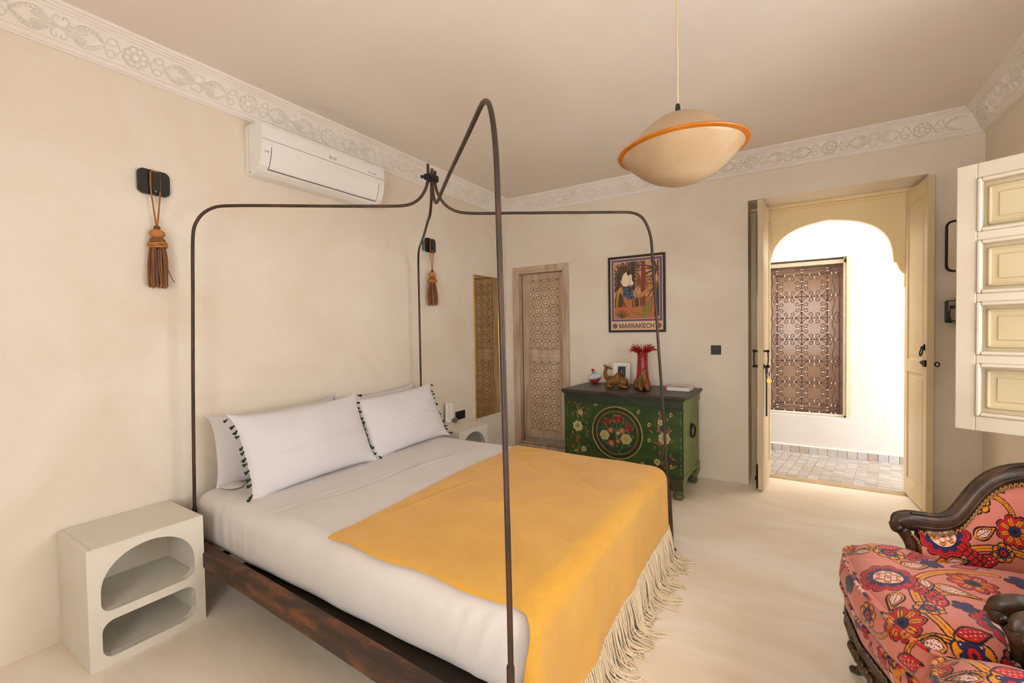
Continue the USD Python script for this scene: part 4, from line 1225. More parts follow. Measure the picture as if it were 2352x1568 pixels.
# ------------------------------------------------------------------ yellow throw with fringe
yel = {'p': ('principled_bsdf', {'roughness': 0.82, 'sheen_weight': 0.25, 'specular_ior_level': 0.2}), 'g': ('geometry', {}), 'n': ('noise_texture', {'scale': 5.0, 'detail': 5.0}),
       'r': ('rgb_ramp', {'ramp': [(0, S(216, 158, 50)), (.35, S(216, 158, 50)), (.68, S(224, 168, 62)), (1, S(224, 168, 62))]}),
       'w1': ('wave_texture', {'wave_type': 'bands', 'bands_direction': 'x', 'scale': 75.0, 'distortion': 0.4}), 'w2': ('wave_texture', {'wave_type': 'bands', 'bands_direction': 'y', 'scale': 75.0, 'distortion': 0.4}),
       'mu': ('math', {'math_type': 'add'}), 'b': ('bump', {'strength': 0.5, 'distance': 0.0008})}
throw_m = usdkit.material(stage, '/World/Looks/yellow_throw', yel, [('g.position', 'n.vector'), ('n.fac', 'r.fac'), ('r.color', 'p.base_color'), ('g.position', 'w1.vector'), ('g.position', 'w2.vector'), ('w1.fac', 'mu.value1'), ('w2.fac', 'mu.value2'), ('mu.value', 'b.height'), ('b.normal', 'p.normal')], surface='p.BSDF')
X0 = 1.195
HEM = .165


def throw_pt(u, v):
    """u: metres along the cloth from its upper edge; v: 0 near edge, 1 far edge."""
    x0 = X0 + .045 * (1 - v) - .045 * v + .008 * np.sin(v * 9) + .0
    y = -3.318 + (3.318 - 1.648) * v
    edge = np.minimum(v, 1 - v)
    y = y + np.exp(-edge / .02) * .007 * np.sin(u * 15 + 4 * v) - np.clip(u - .95, 0, .25) * .16 * np.exp(-v / .05) + np.clip(u - .95, 0, .25) * .05 * np.exp(-(1 - v) / .05)
    top_len = MH[0] - x0
    onp = np.stack([np.minimum(x0 + u, MH[0]), y, np.where(u <= top_len, MH[2], MH[2] - (u - top_len))], -1)
    low = np.maximum(ML[2] + MR + .001 - onp[..., 2], 0)
    q = onp.copy()
    q[..., 2] = np.maximum(q[..., 2], ML[2] + MR + .001)
    P, N = rounded_pt(q, ML - [0, .02, 0], MH + [0, .02, 0])
    P[..., 2] -= low
    drape = np.clip((u - top_len) / .3, 0, 1)
    wr = .014 * (meshkit.fbm(np.stack([u * 3.2 + 1.5 * v, v * 6.0, 0 * u], -1), 4, 9) - .5)
    # diagonal creases near the far corner
    for (uu, vv, dx, dy, L, a) in ((.25, .80, .9, -.44, .22, .009), (.42, .72, .8, -.6, .26, .011), (.55, .82, .9, -.4, .2, .009), (.32, .62, .95, -.3, .18, .007), (.18, .9, .7, .7, .12, .007), (.60, .55, .8, -.6, .2, .007), (.12, .35, .2, .98, .3, .006), (.7, .68, .75, -.66, .24, .007), (.5, .4, .9, .4, .25, .005), (.8, .3, .85, -.5, .2, .005)):
        du, dv = u - uu, (v - vv) * 1.66
        al, ac = du * dx + dv * dy, -du * dy + dv * dx
        wr = wr + a * np.exp(-(ac / .017) ** 2 - (al / L) ** 2) - .6 * a * np.exp(-((ac - .03) / .02) ** 2 - (al / L) ** 2)
    wr = wr + drape * (.010 * np.sin(v * 24 + 2 * np.sin(v * 5)) + .006 * np.sin(v * 47 + 1)) * .6
    P = P + N * (.0105 + np.maximum(wr, -.004) + .020 * np.clip((u - top_len + .06) / .12, 0, 1))[..., None]
    return P, N


LU = (MH[0] - X0) + (MH[2] - HEM)
nu, nv = 230, 300
U, Vv = np.meshgrid(np.linspace(0, LU, nu), np.linspace(0, 1, nv), indexing='ij')
P, N = throw_pt(U, Vv)
thick = .0045
A, B = P.reshape(-1, 3), (P - N * thick).reshape(-1, 3)
f = grid_faces(nu, nv)
k = nu * nv
idx = np.arange(k).reshape(nu, nv)
loop = np.r_[idx[0], idx[1:, -1], idx[-1, ::-1][1:], idx[::-1, 0][1:-1]]
nx = np.roll(loop, -1)
rim = np.vstack([np.c_[loop, loop + k, nx + k], np.c_[loop, nx + k, nx]])
tm = trimesh.Trimesh(np.vstack([A, B]), np.vstack([f, f[:, ::-1] + k, rim]), process=False)
fn = np.cross(A[f[0, 1]] - A[f[0, 0]], A[f[0, 2]] - A[f[0, 0]])
if fn[2] < 0:
    tm.faces = tm.faces[:, ::-1]
t = thing('bed_throw', 'mustard yellow woven throw with cream fringe over the foot of the bed', 'blanket', (0, 0, 0))
part(t, 'cloth', tm, throw_m, 50)
frg_m = M('cream_fringe', S(232, 214, 182), 0.85, S(222, 200, 164), vscale=60)
fr = []
r = random.Random(21)
hem, _ = throw_pt(np.full(116, LU), np.linspace(.004, .996, 116))
sw = 0.0
for i, h in enumerate(hem):
    clump = math.sin(i * .55) * .5 + math.sin(i * .23 + 1) * .5
    for s_ in range(2):
        L = r.uniform(.17, .25) + .03 * clump
        lie = max(0, L - HEM + .01)
        dy = r.uniform(-.03, .03) + .02 * clump
        dx = r.uniform(.0, .03)
        out_ = r.uniform(.4, 1.0)
        fl = r.uniform(.003, .009)
        pts = [h + (.001, 0, .006), h + (.004 + dx * .2, dy * .15, -.03), h + (.008 + dx * .6, dy * .5, -.09), (h[0] + .012 + dx, h[1] + dy, fl + .018), (h[0] + .025 + dx + lie * .55 * out_, h[1] + dy * 1.4 + r.uniform(-.02, .02), fl), (h[0] + .03 + dx + lie * 1.1 * out_, h[1] + dy * 1.8 + r.uniform(-.045, .03), fl - .001)]
        if r.random() < .05:
            pts[-2] = (h[0] + .09, h[1] + dy * 2, fl)
            pts[-1] = (h[0] + .15 + r.uniform(0, .03), h[1] + dy * 2 + r.uniform(-.03, .05), fl)
        fr.append(tube(smooth_path(pts, 12), np.r_[.0044, np.full(10, .0039), .0028], 5))
    if i % 1 == 0:
        fr.append(sph(h + (.003, 0, -.004), .0048, 1))
part(t, 'fringe', cat(*fr), frg_m, 60, kind='stuff')
st = []
for vv in (.012,):
    pass

# ------------------------------------------------------------------ pillows


def pillow_mesh(w, h, th, seed, n=70, sag=.03, ears=.0):
    """Cushion in its own frame: x width, y height (from the bottom), z thickness; front is +z."""
    a = np.linspace(-1, 1, n)
    Uu, Vv = np.meshgrid(a, a, indexing='ij')
    cx = Uu * (w / 2) * (1 - .035 * (1 - Vv ** 2)) + ears * Uu ** 9 * np.abs(Vv) ** 9 * .03
    cy = Vv * (h / 2) * (1 - .05 * (1 - Uu ** 2)) + ears * Vv ** 9 * np.abs(Uu) ** 9 * .03
    T = ((1 - np.abs(Uu) ** 2.6) * (1 - np.abs(Vv) ** 2.6)).clip(0) ** .55
    nz = meshkit.fbm(np.stack([Uu * 1.6 + seed, Vv * 1.6, 0 * Uu], -1), 4, seed) - .5
    rad = np.abs(Uu * Vv)
    wr = .022 * nz * T + .012 * np.exp(-((Vv - .05 * np.sin(Uu * 3 + seed) + .12) / .03) ** 2) * T * .35 + .010 * np.sin((Uu * np.sign(Vv + 1e-6) + Vv * np.sign(Uu + 1e-6)) * 9 + seed) * rad ** 1.5 * (1 - rad)
    zf = th / 2 * T + wr
    zb = -th / 2 * T * .8
    F_ = np.stack([cx, cy + h / 2, zf + .0015], -1).reshape(-1, 3)
    B_ = np.stack([cx, cy + h / 2, zb - .0015], -1).reshape(-1, 3)
    f = grid_faces(n, n)
    k = n * n
    idx = np.arange(k).reshape(n, n)
    loop = np.r_[idx[0], idx[1:, -1], idx[-1, ::-1][1:], idx[::-1, 0][1:-1]]
    nx = np.roll(loop, -1)
    m = trimesh.Trimesh(np.vstack([F_, B_]), np.vstack([f, f[:, ::-1] + k, np.c_[loop, loop + k, nx + k], np.c_[loop, nx + k, nx]]), process=False)
    m.fix_normals()
    edge = lambda sgn, v: np.array([sgn * (w / 2) * (1 - .035 * (1 - v ** 2)) + sgn * ears * abs(v) ** 9 * .03, v * (h / 2) + h / 2, 0])
    return m, edge


def place_pillow(base, lean, yaw, roll):
    """x -> along the headboard (-y is the near side), leaning back against the wall."""
    la, ya, ra = map(math.radians, (lean, yaw, roll))
    X = np.array([math.sin(ya), math.cos(ya), 0])          # width axis, towards +y
    back = np.array([-math.cos(ya), math.sin(ya), 0])
    Y = np.array([back[0] * math.sin(la), back[1] * math.sin(la), math.cos(la)])
    Z = np.cross(X, Y)
    if Z[0] < 0:
        Z = -Z
    X2 = X * math.cos(ra) + Y * math.sin(ra)
    Y2 = -X * math.sin(ra) + Y * math.cos(ra)
    return np.array([X2, Y2, np.cross(X2, Y2)]), np.array(base)


tas_m = M('green_tassel', S(22, 52, 26), 0.8, S(14, 36, 18), vscale=200)


def tassel_mesh(rr):
    k = [tube([(0, 0, 0), (.002, 0, -.006)], .0022, 5), sph((.002, 0, -.009), .0042, 1)]
    for q in range(6):
        a = q * PI / 3 + rr.uniform(-.3, .3)
        k.append(tube([(.002, 0, -.011), (.002 + .0055 * math.cos(a), .0055 * math.sin(a), -.024 + rr.uniform(-.003, .002))], (.0030, .0030), 4))
    return cat(*k)


pill = [('a', .80, .455, .155, (.505, -2.838, .558), 23.5, 0, 1.2, 'white pillow edged with green tassels on the near side of the bed', True, 1.0),
        ('b', .755, .435, .145, (.478, -2.047, .560), 24.0, 1.5, 2.6, 'white pillow edged with green tassels on the far side of the bed', True, .8),
        ('c', .79, .40, .15, (.150, -2.858, .548), 6, 0, .5, 'plain white pillow standing against the wall behind the near tasselled pillow', False, .9),
        ('d', .76, .40, .15, (.150, -2.045, .548), 6, 0, 1.6, 'plain white pillow standing against the wall behind the far tasselled pillow', False, .8)]
for key, w, h, th, base, lean, yaw, roll, label, tas, ears in pill:
    m, edge = pillow_mesh(w, h, th, ord(key) % 13, ears=ears)
    Rp, b = place_pillow(base, lean, yaw, roll)
    t = thing('pillow', label, 'pillow', tuple(b))
    part(t, 'pillowcase', xf(m, Rp), pillow_m, True)
    crease = []
    if tas:
        rr = random.Random(ord(key))
        for sgn in (-1, 1):
            v = -.97
            ks = np.linspace(-.99, .99, 13) + np.array([0] + [rr.uniform(-.05, .05) for _ in range(11)] + [0])
            for v in ks:
                p = edge(sgn, v) @ Rp
                d = np.array([sgn, 0, 0]) @ Rp
                tmesh = tassel_mesh(rr)
                # swing the tassel outward along the edge normal
                ax = np.cross([0, 0, -1.0], d)
                tmesh = rot(tmesh, rr.uniform(35, 85), ax)
                sc_ = rr.uniform(.95, 1.3)
                tmesh.apply_scale(sc_)
                q = p - d * .006
                if q[2] + b[2] < .580:
                    q = q + (0.012, 0, .58 - q[2] - b[2])
                part(t, 'tassel', mv(tmesh, *q), tas_m, 40)

# ------------------------------------------------------------------ bedside tables


def arch_hole(y0, y1, z0, zs, zt, r):
    pts = [(y0 + r, z0), (y1 - r, z0)]
    a = np.linspace(-PI / 2, 0, 7)
    pts += [(y1 - r + r * math.cos(q), z0 + r + r * math.sin(q)) for q in a]
    a = np.linspace(0, PI, 33)
    pts += [((y0 + y1) / 2 + (y1 - y0) / 2 * math.cos(q), zs + (zt - zs) * abs(math.sin(q)) ** .9) for q in a]
    a = np.linspace(PI, 1.5 * PI, 7)
    pts += [(y0 + r + r * math.cos(q), z0 + r + r * math.sin(q)) for q in a]
    return Polygon(pts).buffer(0)


def nightstand(loc, label):
    W, Hh, D, T = .434, .522, .395, .030
    t = thing('bedside_table', label, 'bedside table', loc)
    front = sbox(0, 0, W, Hh).buffer(-.004).buffer(.004)
    h1 = arch_hole(.042, .392, .236, .318, .486, .040)
    h2 = sbox(.042, .036, .392, .196).buffer(-.045).buffer(.045, 8)
    part(t, 'front_panel', xf(ext(front.difference(h1).difference(h2), .018), RTX, (D - .018, 0, 0)), grey_m, 40)
    part(t, 'carcass', cat(bx(.002, D - .018, 0, T * .6, 0, Hh, .003), bx(.002, D - .018, W - T * .6, W, 0, Hh, .003), bx(.002, D - .018, T * .6, W - T * .6, Hh - .02, Hh, .003), bx(.002, .016, T * .6, W - T * .6, 0, Hh - .02), bx(.002, D - .018, T * .6, W - T * .6, 0.0, .024)), grey_m)
    part(t, 'shelf', bx(.016, D - .018, T * .6, W - T * .6, .205, .228, .002), grey_m)
    # rounded inner corners of the openings, as deep as the shelves
    part(t, 'opening_lip', cat(xf(ext(h1.buffer(.006).difference(h1), .03), RTX, (D - .045, 0, 0)), xf(ext(h2.buffer(.006).difference(h2), .03), RTX, (D - .045, 0, 0))), grey_m, 40)
    return t


nightstand((.008, -3.868, 0), 'white arched bedside table at the left, on the near side of the bed')
nightstand((.008, -1.424, 0), 'white arched bedside table beyond the far pillows, holding a card')
t = thing('card', 'white printed card leaning in a stone holder on the far bedside table', 'card', (.05, -1.135, .5235))
card = rot(bx(-.0008, .0008, -.055, .055, 0, .185), -6, [0, 1, 0])
part(t, 'card', rot(card, -7, [1, 0, 0]), M('card_white', S(246, 244, 240), .6))
part(t, 'printed_mark', rot(rot(cat(mv(xf(ext(disc(0, .150, .014, 18, 1.25).difference(disc(0, .150, .009, 14, 1.25)), .0004), RTX), .0009, 0, 0), *[bx(.0009, .0013, -.032 + .004 * (k % 2), .03 - .006 * (k % 3), .112 - .018 * k, .1155 - .018 * k) for k in range(4)]), -6, [0, 1, 0]), -7, [1, 0, 0]), M('card_print', S(206, 176, 130), .6), False)
t = thing('card_holder', 'dark grey pebble holding the card upright', 'stone', (.085, -1.09, .5235))
pb = sph((0, 0, .021), .030, 3, (.75, 1.1, .72))
v = np.array(pb.vertices)
v += .004 * (meshkit.fbm(v * 40, 3, 4) - .5)[:, None]
v[:, 2] = np.maximum(v[:, 2], 0)
pb.vertices = v
part(t, 'pebble', pb, M('grey_stone', S(112, 104, 96), .7, S(92, 85, 78), vscale=60))
t = thing('notepad', 'small white notepad on the far bedside table under a pencil', 'notepad', (.135, -1.285, .5225))
part(t, 'pages', rot(bx(-.055, .055, -.07, .04, 0, .006, .001), 12, [0, 0, 1]), M('paper_white', S(240, 236, 228), .7))
t = thing('pencil', 'red brown pencil lying on the notepad', 'pencil', (.118, -1.285, .5325))
part(t, 'barrel', tube([(-.045, -.004, 0), (.042, .002, 0)], .0038, 6), M('pencil_red', S(152, 84, 62), .5))
part(t, 'tip', tube([(.042, .002, 0), (.054, .003, 0)], [.0036, .0006], 6), M('pencil_tip', S(206, 168, 120), .6))
# ------------------------------------------------------------------ painted chest and what stands on it
chest_green = M('chest_green', S(38, 58, 22), 0.42, S(56, 82, 28), vscale=4.5, detail=7, bump=0.0007, bscale=70, stretch=(.7, 1, 2), ramp=(.4, .68), spec=.45)
chest_dark = M('chest_dark_green', S(28, 42, 26), 0.45, S(42, 52, 30), vscale=14, bump=0.0008, bscale=90, stretch=(.5, 1, 2))
chest_side = M('chest_worn_green', S(104, 120, 58), 0.6, S(128, 136, 80), vscale=9, detail=8, bump=0.0007, bscale=80, stretch=(1, 2, 2))
chest_top = M('chest_top_brown', S(44, 38, 33), 0.33, S(66, 56, 47), vscale=8, detail=7, bump=0.0006, bscale=40, stretch=(.5, 2.5, 1), rough2=.5)
chest_brown = M('chest_plinth', S(48, 42, 28), 0.5, S(68, 58, 34), vscale=11, detail=6, bump=0.0007, bscale=80, stretch=(.5, 1, 2))
t = thing('painted_chest', 'dark green painted wooden chest with floral medallion under the poster', 'chest', (1.620, -.400, 0), -2.5)
CW, CY = .530, .290
part(t, 'front_board', bx(-CW, CW, -CY, -CY + .022, .175, .790, .002), chest_green)
part(t, 'side_board', bx(CW - .022, CW, -CY + .022, CY, .175, .790, .002), chest_side)
part(t, 'side_board', bx(-CW, -CW + .022, -CY + .022, CY, .175, .790, .002), chest_side)
part(t, 'back_board', bx(-CW + .022, CW - .022, CY - .02, CY, .175, .79), chest_dark)
part(t, 'bottom_board', bx(-CW + .022, CW - .022, -CY + .022, CY - .02, .175, .195), chest_dark)
lid = part(t, 'lid', cat(bx(-CW - .028, CW + .028, -CY - .034, CY + .028, .832, .858, .005), bx(-CW - .018, CW + .018, -CY - .022, CY + .015, .818, .834, .004)), chest_top)
part(lid, 'lid_rail', cat(bx(-CW - .006, CW + .006, -CY - .012, -CY + .0, .752, .819, .003), bx(-CW - .009, CW + .009, -CY - .016, -CY, .745, .757, .003)), chest_dark)
part(lid, 'lid_rail', bx(CW, CW + .010, -CY, CY, .752, .819, .003), chest_side)
part(t, 'corner_post', bx(CW - .002, CW + .006, -CY - .006, -CY + .016, .175, .745, .002), chest_dark)
part(t, 'corner_post', bx(-CW - .006, -CW + .002, -CY - .006, -CY + .016, .175, .745, .002), chest_dark)
sk_ = [(-CW - .006, .195), (CW + .006, .195), (CW + .006, .085), (.43, .085), (.425, .105), (.405, .112), (.395, .128), (.36, .150), (.30, .158), (0, .150), (-.30, .158), (-.36, .150), (-.395, .128), (-.405, .112), (-.425, .105), (-.43, .085), (-CW - .006, .085)]
part(t, 'plinth', xf(ext(Polygon(sk_), .024), RXZ, (0, -CY + .014, 0)), chest_brown)
part(t, 'plinth_moulding', bx(-CW - .010, CW + .010, -CY - .016, -CY, .186, .202, .004), chest_dark)
sd = [(-CY - .01, .20), (CY, .20), (CY, .10), (CY - .03, .13), (CY - .05, .085), (CY - .09, .155), (0, .165), (-CY + .10, .155), (-CY + .06, .085), (-CY - .01, .085)]
for x in (CW - .014, -CW - .008):
    part(t, 'plinth', xf(ext(Polygon(sd).buffer(0), .022), RTX, (x, 0, 0)), chest_side)
foot = lathe([(0, 0), (.030, 0), (.041, .012), (.044, .028), (.040, .042), (.030, .048), (.034, .056), (.040, .064), (.042, .076), (.036, .088), (.036, .105), (0, .105)], 32)
for sx in (-1, 1):
    for sy in (-1, 1):
        part(t, 'foot', mv(foot, sx * (CW - .045), sy * (CY - .045), 0), M('chest_foot', S(80, 80, 48), .5, S(110, 108, 66), vscale=20))
MZ, MR_ = .498, .228
for rr_, mm_ in ((MR_, M('medallion_pale', S(150, 144, 78), .45, S(128, 122, 60), vscale=30)), (MR_ - .040, M('medallion_olive', S(88, 92, 34), .45, S(108, 106, 44), vscale=20))):
    part(t, 'medallion_ring', xf(lathe([(rr_ - .006, 0), (rr_ - .004, .004), (rr_ + .001, .006), (rr_ + .005, .003), (rr_ + .006, 0)], 80), [[1, 0, 0], [0, 0, 1], [0, -1, 0]], (-.028, -CY, MZ)), mm_)
s = []
cx0 = -.028
rr = random.Random(8)
s.append((disc(cx0, MZ, MR_ + .004, 72), S(128, 122, 60)))
s.append((disc(cx0, MZ, MR_ - .006, 72), S(44, 34, 18)))
s.append((disc(cx0, MZ, MR_ - .022, 72), S(62, 46, 20)))
s.append((disc(cx0, MZ, MR_ - .044, 72), S(34, 54, 24)))
blue_, red1, red2, cr, org_ = S(74, 98, 74), S(108, 32, 26), S(146, 70, 56), S(164, 150, 90), S(146, 84, 46)
for k in range(46):
    a = k / 46 * 2 * PI
    q = MR_ - .090 + rr.uniform(-.03, .018)
    s.append((leaf(cx0 + q * math.cos(a), MZ + q * math.sin(a), .042, .017, math.degrees(a) + rr.uniform(20, 150)), S(72, 96, 72) if k % 3 else S(56, 80, 58)))
for a, q in ((90, .10), (60, .09), (120, .09), (100, .05), (75, .055), (130, .05), (50, .05), (90, .02)):
    s.append((stroke(smooth_path([(cx0, MZ - .12), (cx0 + .3 * q * math.cos(math.radians(a)), MZ), (cx0 + q * math.cos(math.radians(a)), MZ + q * math.sin(math.radians(a)))], 10), .006), blue_))


def rose(x, y, r_, c1, c2, c3):
    for k in range(6):
        a = k * PI / 3
        s.append((disc(x + r_ * .55 * math.cos(a), y + r_ * .5 * math.sin(a), r_ * .52, 14), c1 if k % 2 else c2))
    s.append((disc(x, y, r_ * .45, 14), c3))
    s.append((disc(x + r_ * .1, y + r_ * .05, r_ * .22, 10), c1))


for x, y, r_, c in ((.0, .125, .042, 0), (.035, .13, .034, 0), (-.09, .092, .036, 0), (.115, .05, .036, 0), (.10, .085, .026, 0), (-.112, -.03, .045, 1), (.085, -.045, .048, 1), (-.055, .02, .026, 2), (.05, .025, .030, 2), (-.05, -.095, .030, 2), (.012, -.07, .022, 2), (.015, .0, .016, 1)):
    rose(cx0 + x, MZ + y, r_, *[(red1, red2, S(92, 26, 22)), (cr, S(168, 152, 84), S(150, 128, 66)), (org_, red2, S(190, 140, 60))][c])


def spray(x, y, mir, tall):
    """Loose painted flowers either side of the medallion."""
    pk, wh = S(148, 84, 64), S(172, 162, 112)
    for k in range(tall):
        a = rr.uniform(20, 160)
        px, py = x + mir * rr.uniform(-.075, .095), y + rr.uniform(-.27, .22)
        s.append((leaf(px, py, rr.uniform(.035, .055), rr.uniform(.010, .016), a if rr.random() < .6 else a + 180), pk if k % 3 else S(136, 84, 62)))
    s.append((stroke(smooth_path([(x - mir * .01, y - .26), (x + mir * .015, y - .12), (x - mir * .01, y), (x + mir * .02, y + .12), (x, y + .22)], 24), .004), S(110, 104, 60)))
    for dx, dy, r_ in ((0, 0, .052), (.03, .13, .026), (.06, -.205, .028)):
        q = (x + mir * dx, y + dy)
        s.append((flowerp(*q, r_, 7, .22), wh))
        s.append((flowerp(*q, r_ * .55, 6, .3), S(150, 140, 78)))
        s.append((disc(*q, r_ * .22, 10), S(120, 96, 50)))


spray(-.405, .52, 1, 40)
spray(.385, .50, -1, 40)
for x, y in ((.17, .70), (-.22, .735), (.26, .60), (.26, .47), (.20, .26), (.44, .27), (-.42, .29), (.44, .70)):
    for k in range(5):
        a = k * 1.257 + x
        s.append((disc(x + .012 * math.cos(a), y + .012 * math.sin(a), .0065, 8), S(206, 190, 130) if k % 2 else S(170, 104, 66)))
inside = sbox(-CW + .012, .206, CW - .012, .742)
s = [(g.intersection(inside) if not g.is_empty else g, c) for g, c in s]
for k in range(60):
    x = rr.choice([-CW + .012, CW - .016])
    z_ = rr.uniform(.21, .73)
    s.append((sbox(x, z_, x + rr.uniform(.003, .008), z_ + rr.uniform(.004, .014)), S(120, 122, 96)))
V, F, C = print2d(s)
part(t, 'painted_flowers', (np.c_[V[:, 0], np.full(len(V), -CY - .0007), V[:, 1]], F), MV('chest_paint', .45, .0004, 160), False, col=C, kind='stuff')
kh = Polygon([(-.008, .715), (.008, .715), (.005, .69), (.007, .672), (-.007, .672), (-.005, .69)]).union(disc(0, .712, .010, 14))
part(t, 'keyhole', xf(ext(affinity.translate(kh, -.03, 0), .0016), RXZ, (0, -CY, 0)), blackm_m)
a = np.linspace(0, 2 * PI, 25)
hd = part(t, 'side_handle', tube(np.c_[CW + .016 + .006 * np.sin(a), .050 * np.sin(a), .525 + .052 * np.cos(a)], .008, 8, caps=False), blackm_m)
part(hd, 'handle_plate', cat(xf(ext(disc(0, 0, .030, 20), .008), RTX, (CW - .001, 0, .565)), tube([(CW, 0, .572), (CW + .022, 0, .572)], .009, 10)), blackm_m)

CZ = .8592


def on_chest(x, y):
    return (x, y, CZ)


# spinning top
t = thing('spinning_top', 'white tin spinning top with red knob tilted on the chest', 'toy', (1.182, -.17, CZ))
tin = M('tin_white', S(226, 232, 234), .22, S(212, 220, 226), vscale=20, spec=.6)
lean = lambda m: rot(m.copy().apply_scale(1.28), -13, [.3, 1, 0])
body = lathe([(0, .004), (.012, .004), (.030, .016), (.052, .036), (.056, .044), (.056, .048), (.050, .056), (.034, .068), (.016, .076), (0, .078)], 40)
part(t, 'body', lean(body), tin, True)
pd = []
for k in range(7):
    a = k * 2 * PI / 7
    pd.append(sph((.036 * math.cos(a), .036 * math.sin(a), .0655), .009, 1, (1, 1, .25)))
part(t, 'painted_dot', lean(cat(*pd)), M('dot_pink', S(226, 120, 110), .4), kind='stuff')
part(t, 'collar', lean(lathe([(0, .074), (.019, .074), (.017, .084), (.009, .088), (.007, .098), (0, .098)], 20)), M('tin_blue', S(96, 176, 214), .35))
part(t, 'knob', lean(sph((0, 0, .106), .0125, 2)), M('knob_red', S(196, 24, 30), .3))
part(t, 'lower_band', lean(lathe([(.014, .0035), (.029, .0145), (.044, .0285), (.0455, .031), (.046, .0285), (.030, .0125), (.0135, .0015)], 40)), M('tin_red', S(196, 70, 50), .35))


# camels
camel_m = M('camel_bronze', S(140, 96, 34), .45, S(92, 56, 26), vscale=26, detail=5, bump=.0012, bscale=190, metallic=.15, ramp=(.4, .66))
bones = [((-.055, 0, .052), .036, (.045, 0, .058), .036), ((0, 0, .070), .034, (-.008, 0, .103), .017), ((.040, 0, .060), .034, (.072, 0, .070), .022), ((.072, 0, .070), .022, (.092, 0, .090), .0165), ((.092, 0, .090), .0165, (.096, 0, .118), .0135), ((.096, 0, .118), .0135, (.088, 0, .142), .0125),
         ((.088, 0, .142), .0125, (.084, 0, .160), .0135), ((.084, 0, .160), .0135, (.058, .0, .156), .0095), ((.058, 0, .156), .0095, (.046, 0, .152), .0088)]
for sy in (-1, 1):
    bones += [((.050, sy * .020, .050), .022, (.082, sy * .024, .016), .0125), ((.082, sy * .024, .016), .0125, (.038, sy * .026, .0105), .0105),
              ((-.055, sy * .020, .048), .032, (-.030, sy * .032, .018), .015), ((-.030, sy * .032, .018), .015, (-.088, sy * .030, .011), .0105), ((.094, sy * .008, .166), .005, (.103, sy * .014, .178), .0032)]
cm = blob(bones, .005, 10)
cv = np.array(cm.vertices)
cv[:, 2] -= cv[:, 2].min()
cm.vertices = cv * 1.18


def camel(loc, rz, label):
    t = thing('camel_figurine', label, 'figurine', loc, rz, 'kneeling camel figurines on the chest')
    part(t, 'body', cm, camel_m, True)
    part(t, 'muzzle', cat(sph((.050 * 1.18 - .006, 0, .151 * 1.18), .0095, 2, (1, 1, .85)), *[sph((.075 * 1.18, sy * .0135, .160 * 1.18), .003, 1) for sy in (-1, 1)]), M('camel_dark', S(52, 40, 30), .5))
    part(t, 'tail', tube(smooth_path([(-.100, 0, .07), (-.113, .004, .055), (-.116, .010, .030)], 10), [.005] * 6 + [.004] * 4, 6), camel_m)
    return t


camel((1.486, -.40, CZ), 183, 'bronze kneeling camel figurine in front of the photo frame, head turned back')
camel((1.738, -.455, CZ), -62, 'bronze kneeling camel figurine in front of the red palm vase, facing the room')

# photo frame
t = thing('photo_frame', 'small white photo frame behind the left camel', 'picture frame', (1.450, -.155, CZ), 4)
fw, fh = .165, .212
tilt_ = lambda m: rot(m, -8, [1, 0, 0])
part(t, 'frame', tilt_(cat(bx(-fw / 2, -fw / 2 + .022, -.012, .012, 0, fh, .003), bx(fw / 2 - .022, fw / 2, -.012, .012, 0, fh, .003), bx(-fw / 2 + .022, fw / 2 - .022, -.012, .012, 0, .022, .003), bx(-fw / 2 + .022, fw / 2 - .022, -.012, .012, fh - .022, fh, .003))), white_m)
part(t, 'mount', tilt_(bx(-fw / 2 + .020, fw / 2 - .020, .000, .008, .020, fh - .020)), M('mount_white', S(226, 222, 216), .7), False)
part(t, 'picture', tilt_(bx(-.040, .036, -.0012, .001, .030, fh - .034)), M('picture_black', S(38, 36, 38), .35), False)
part(t, 'picture_print', tilt_(cat(*[bx(x, x + .003, -.0018, -.001, .090, .122) for x in (-.022, -.006, .004, .020)], bx(-.022, -.003, -.0018, -.001, .120, .123), bx(.004, .023, -.0018, -.001, .120, .123), bx(-.026, .024, -.0018, -.001, .130, .1325))), M('picture_grey', S(120, 118, 120), .5), False)
part(t, 'prop', tube([(0, .012, .14), (0, .075, .002)], .004, 6), white_m)

# red palm vase
red_m = M('red_glaze', S(172, 16, 22), .16, S(146, 8, 16), vscale=12, spec=.6, coat=.4)
t = thing('palm_vase', 'glossy red ceramic palm tree vase with a crown of fronds', 'vase', (1.690, -.260, CZ))
prof = [(0, 0), (.060, 0), (.063, .010), (.056, .04), (.047, .09), (.041, .16), (.038, .24), (.039, .285), (.046, .300), (.040, .306), (0, .300)]
vs_ = lambda m: m.copy().apply_scale((1.10, 1.10, 1.12))
part(t, 'trunk', vs_(lathe(prof, 36)), red_m, True)
sc_ = []
rz_ = np.array(prof)
for k in range(19):
    z0 = .012 + .0148 * k
    rad = np.interp(z0, rz_[1:8, 1], rz_[1:8, 0])
    n = 15
    for j in range(n):
        a = (j + .5 * (k % 2)) * 2 * PI / n
        m = sph((0, 0, 0), .0078, 1, (.75, 1.0, .80))
        m = rot(m, -25, [0, 1, 0])
        m = mv(m, rad + .0005, 0, z0)
        sc_.append(rot(m, math.degrees(a), [0, 0, 1]))
part(t, 'scales', vs_(cat(*sc_)), red_m, True, kind='stuff')
rr = random.Random(5)
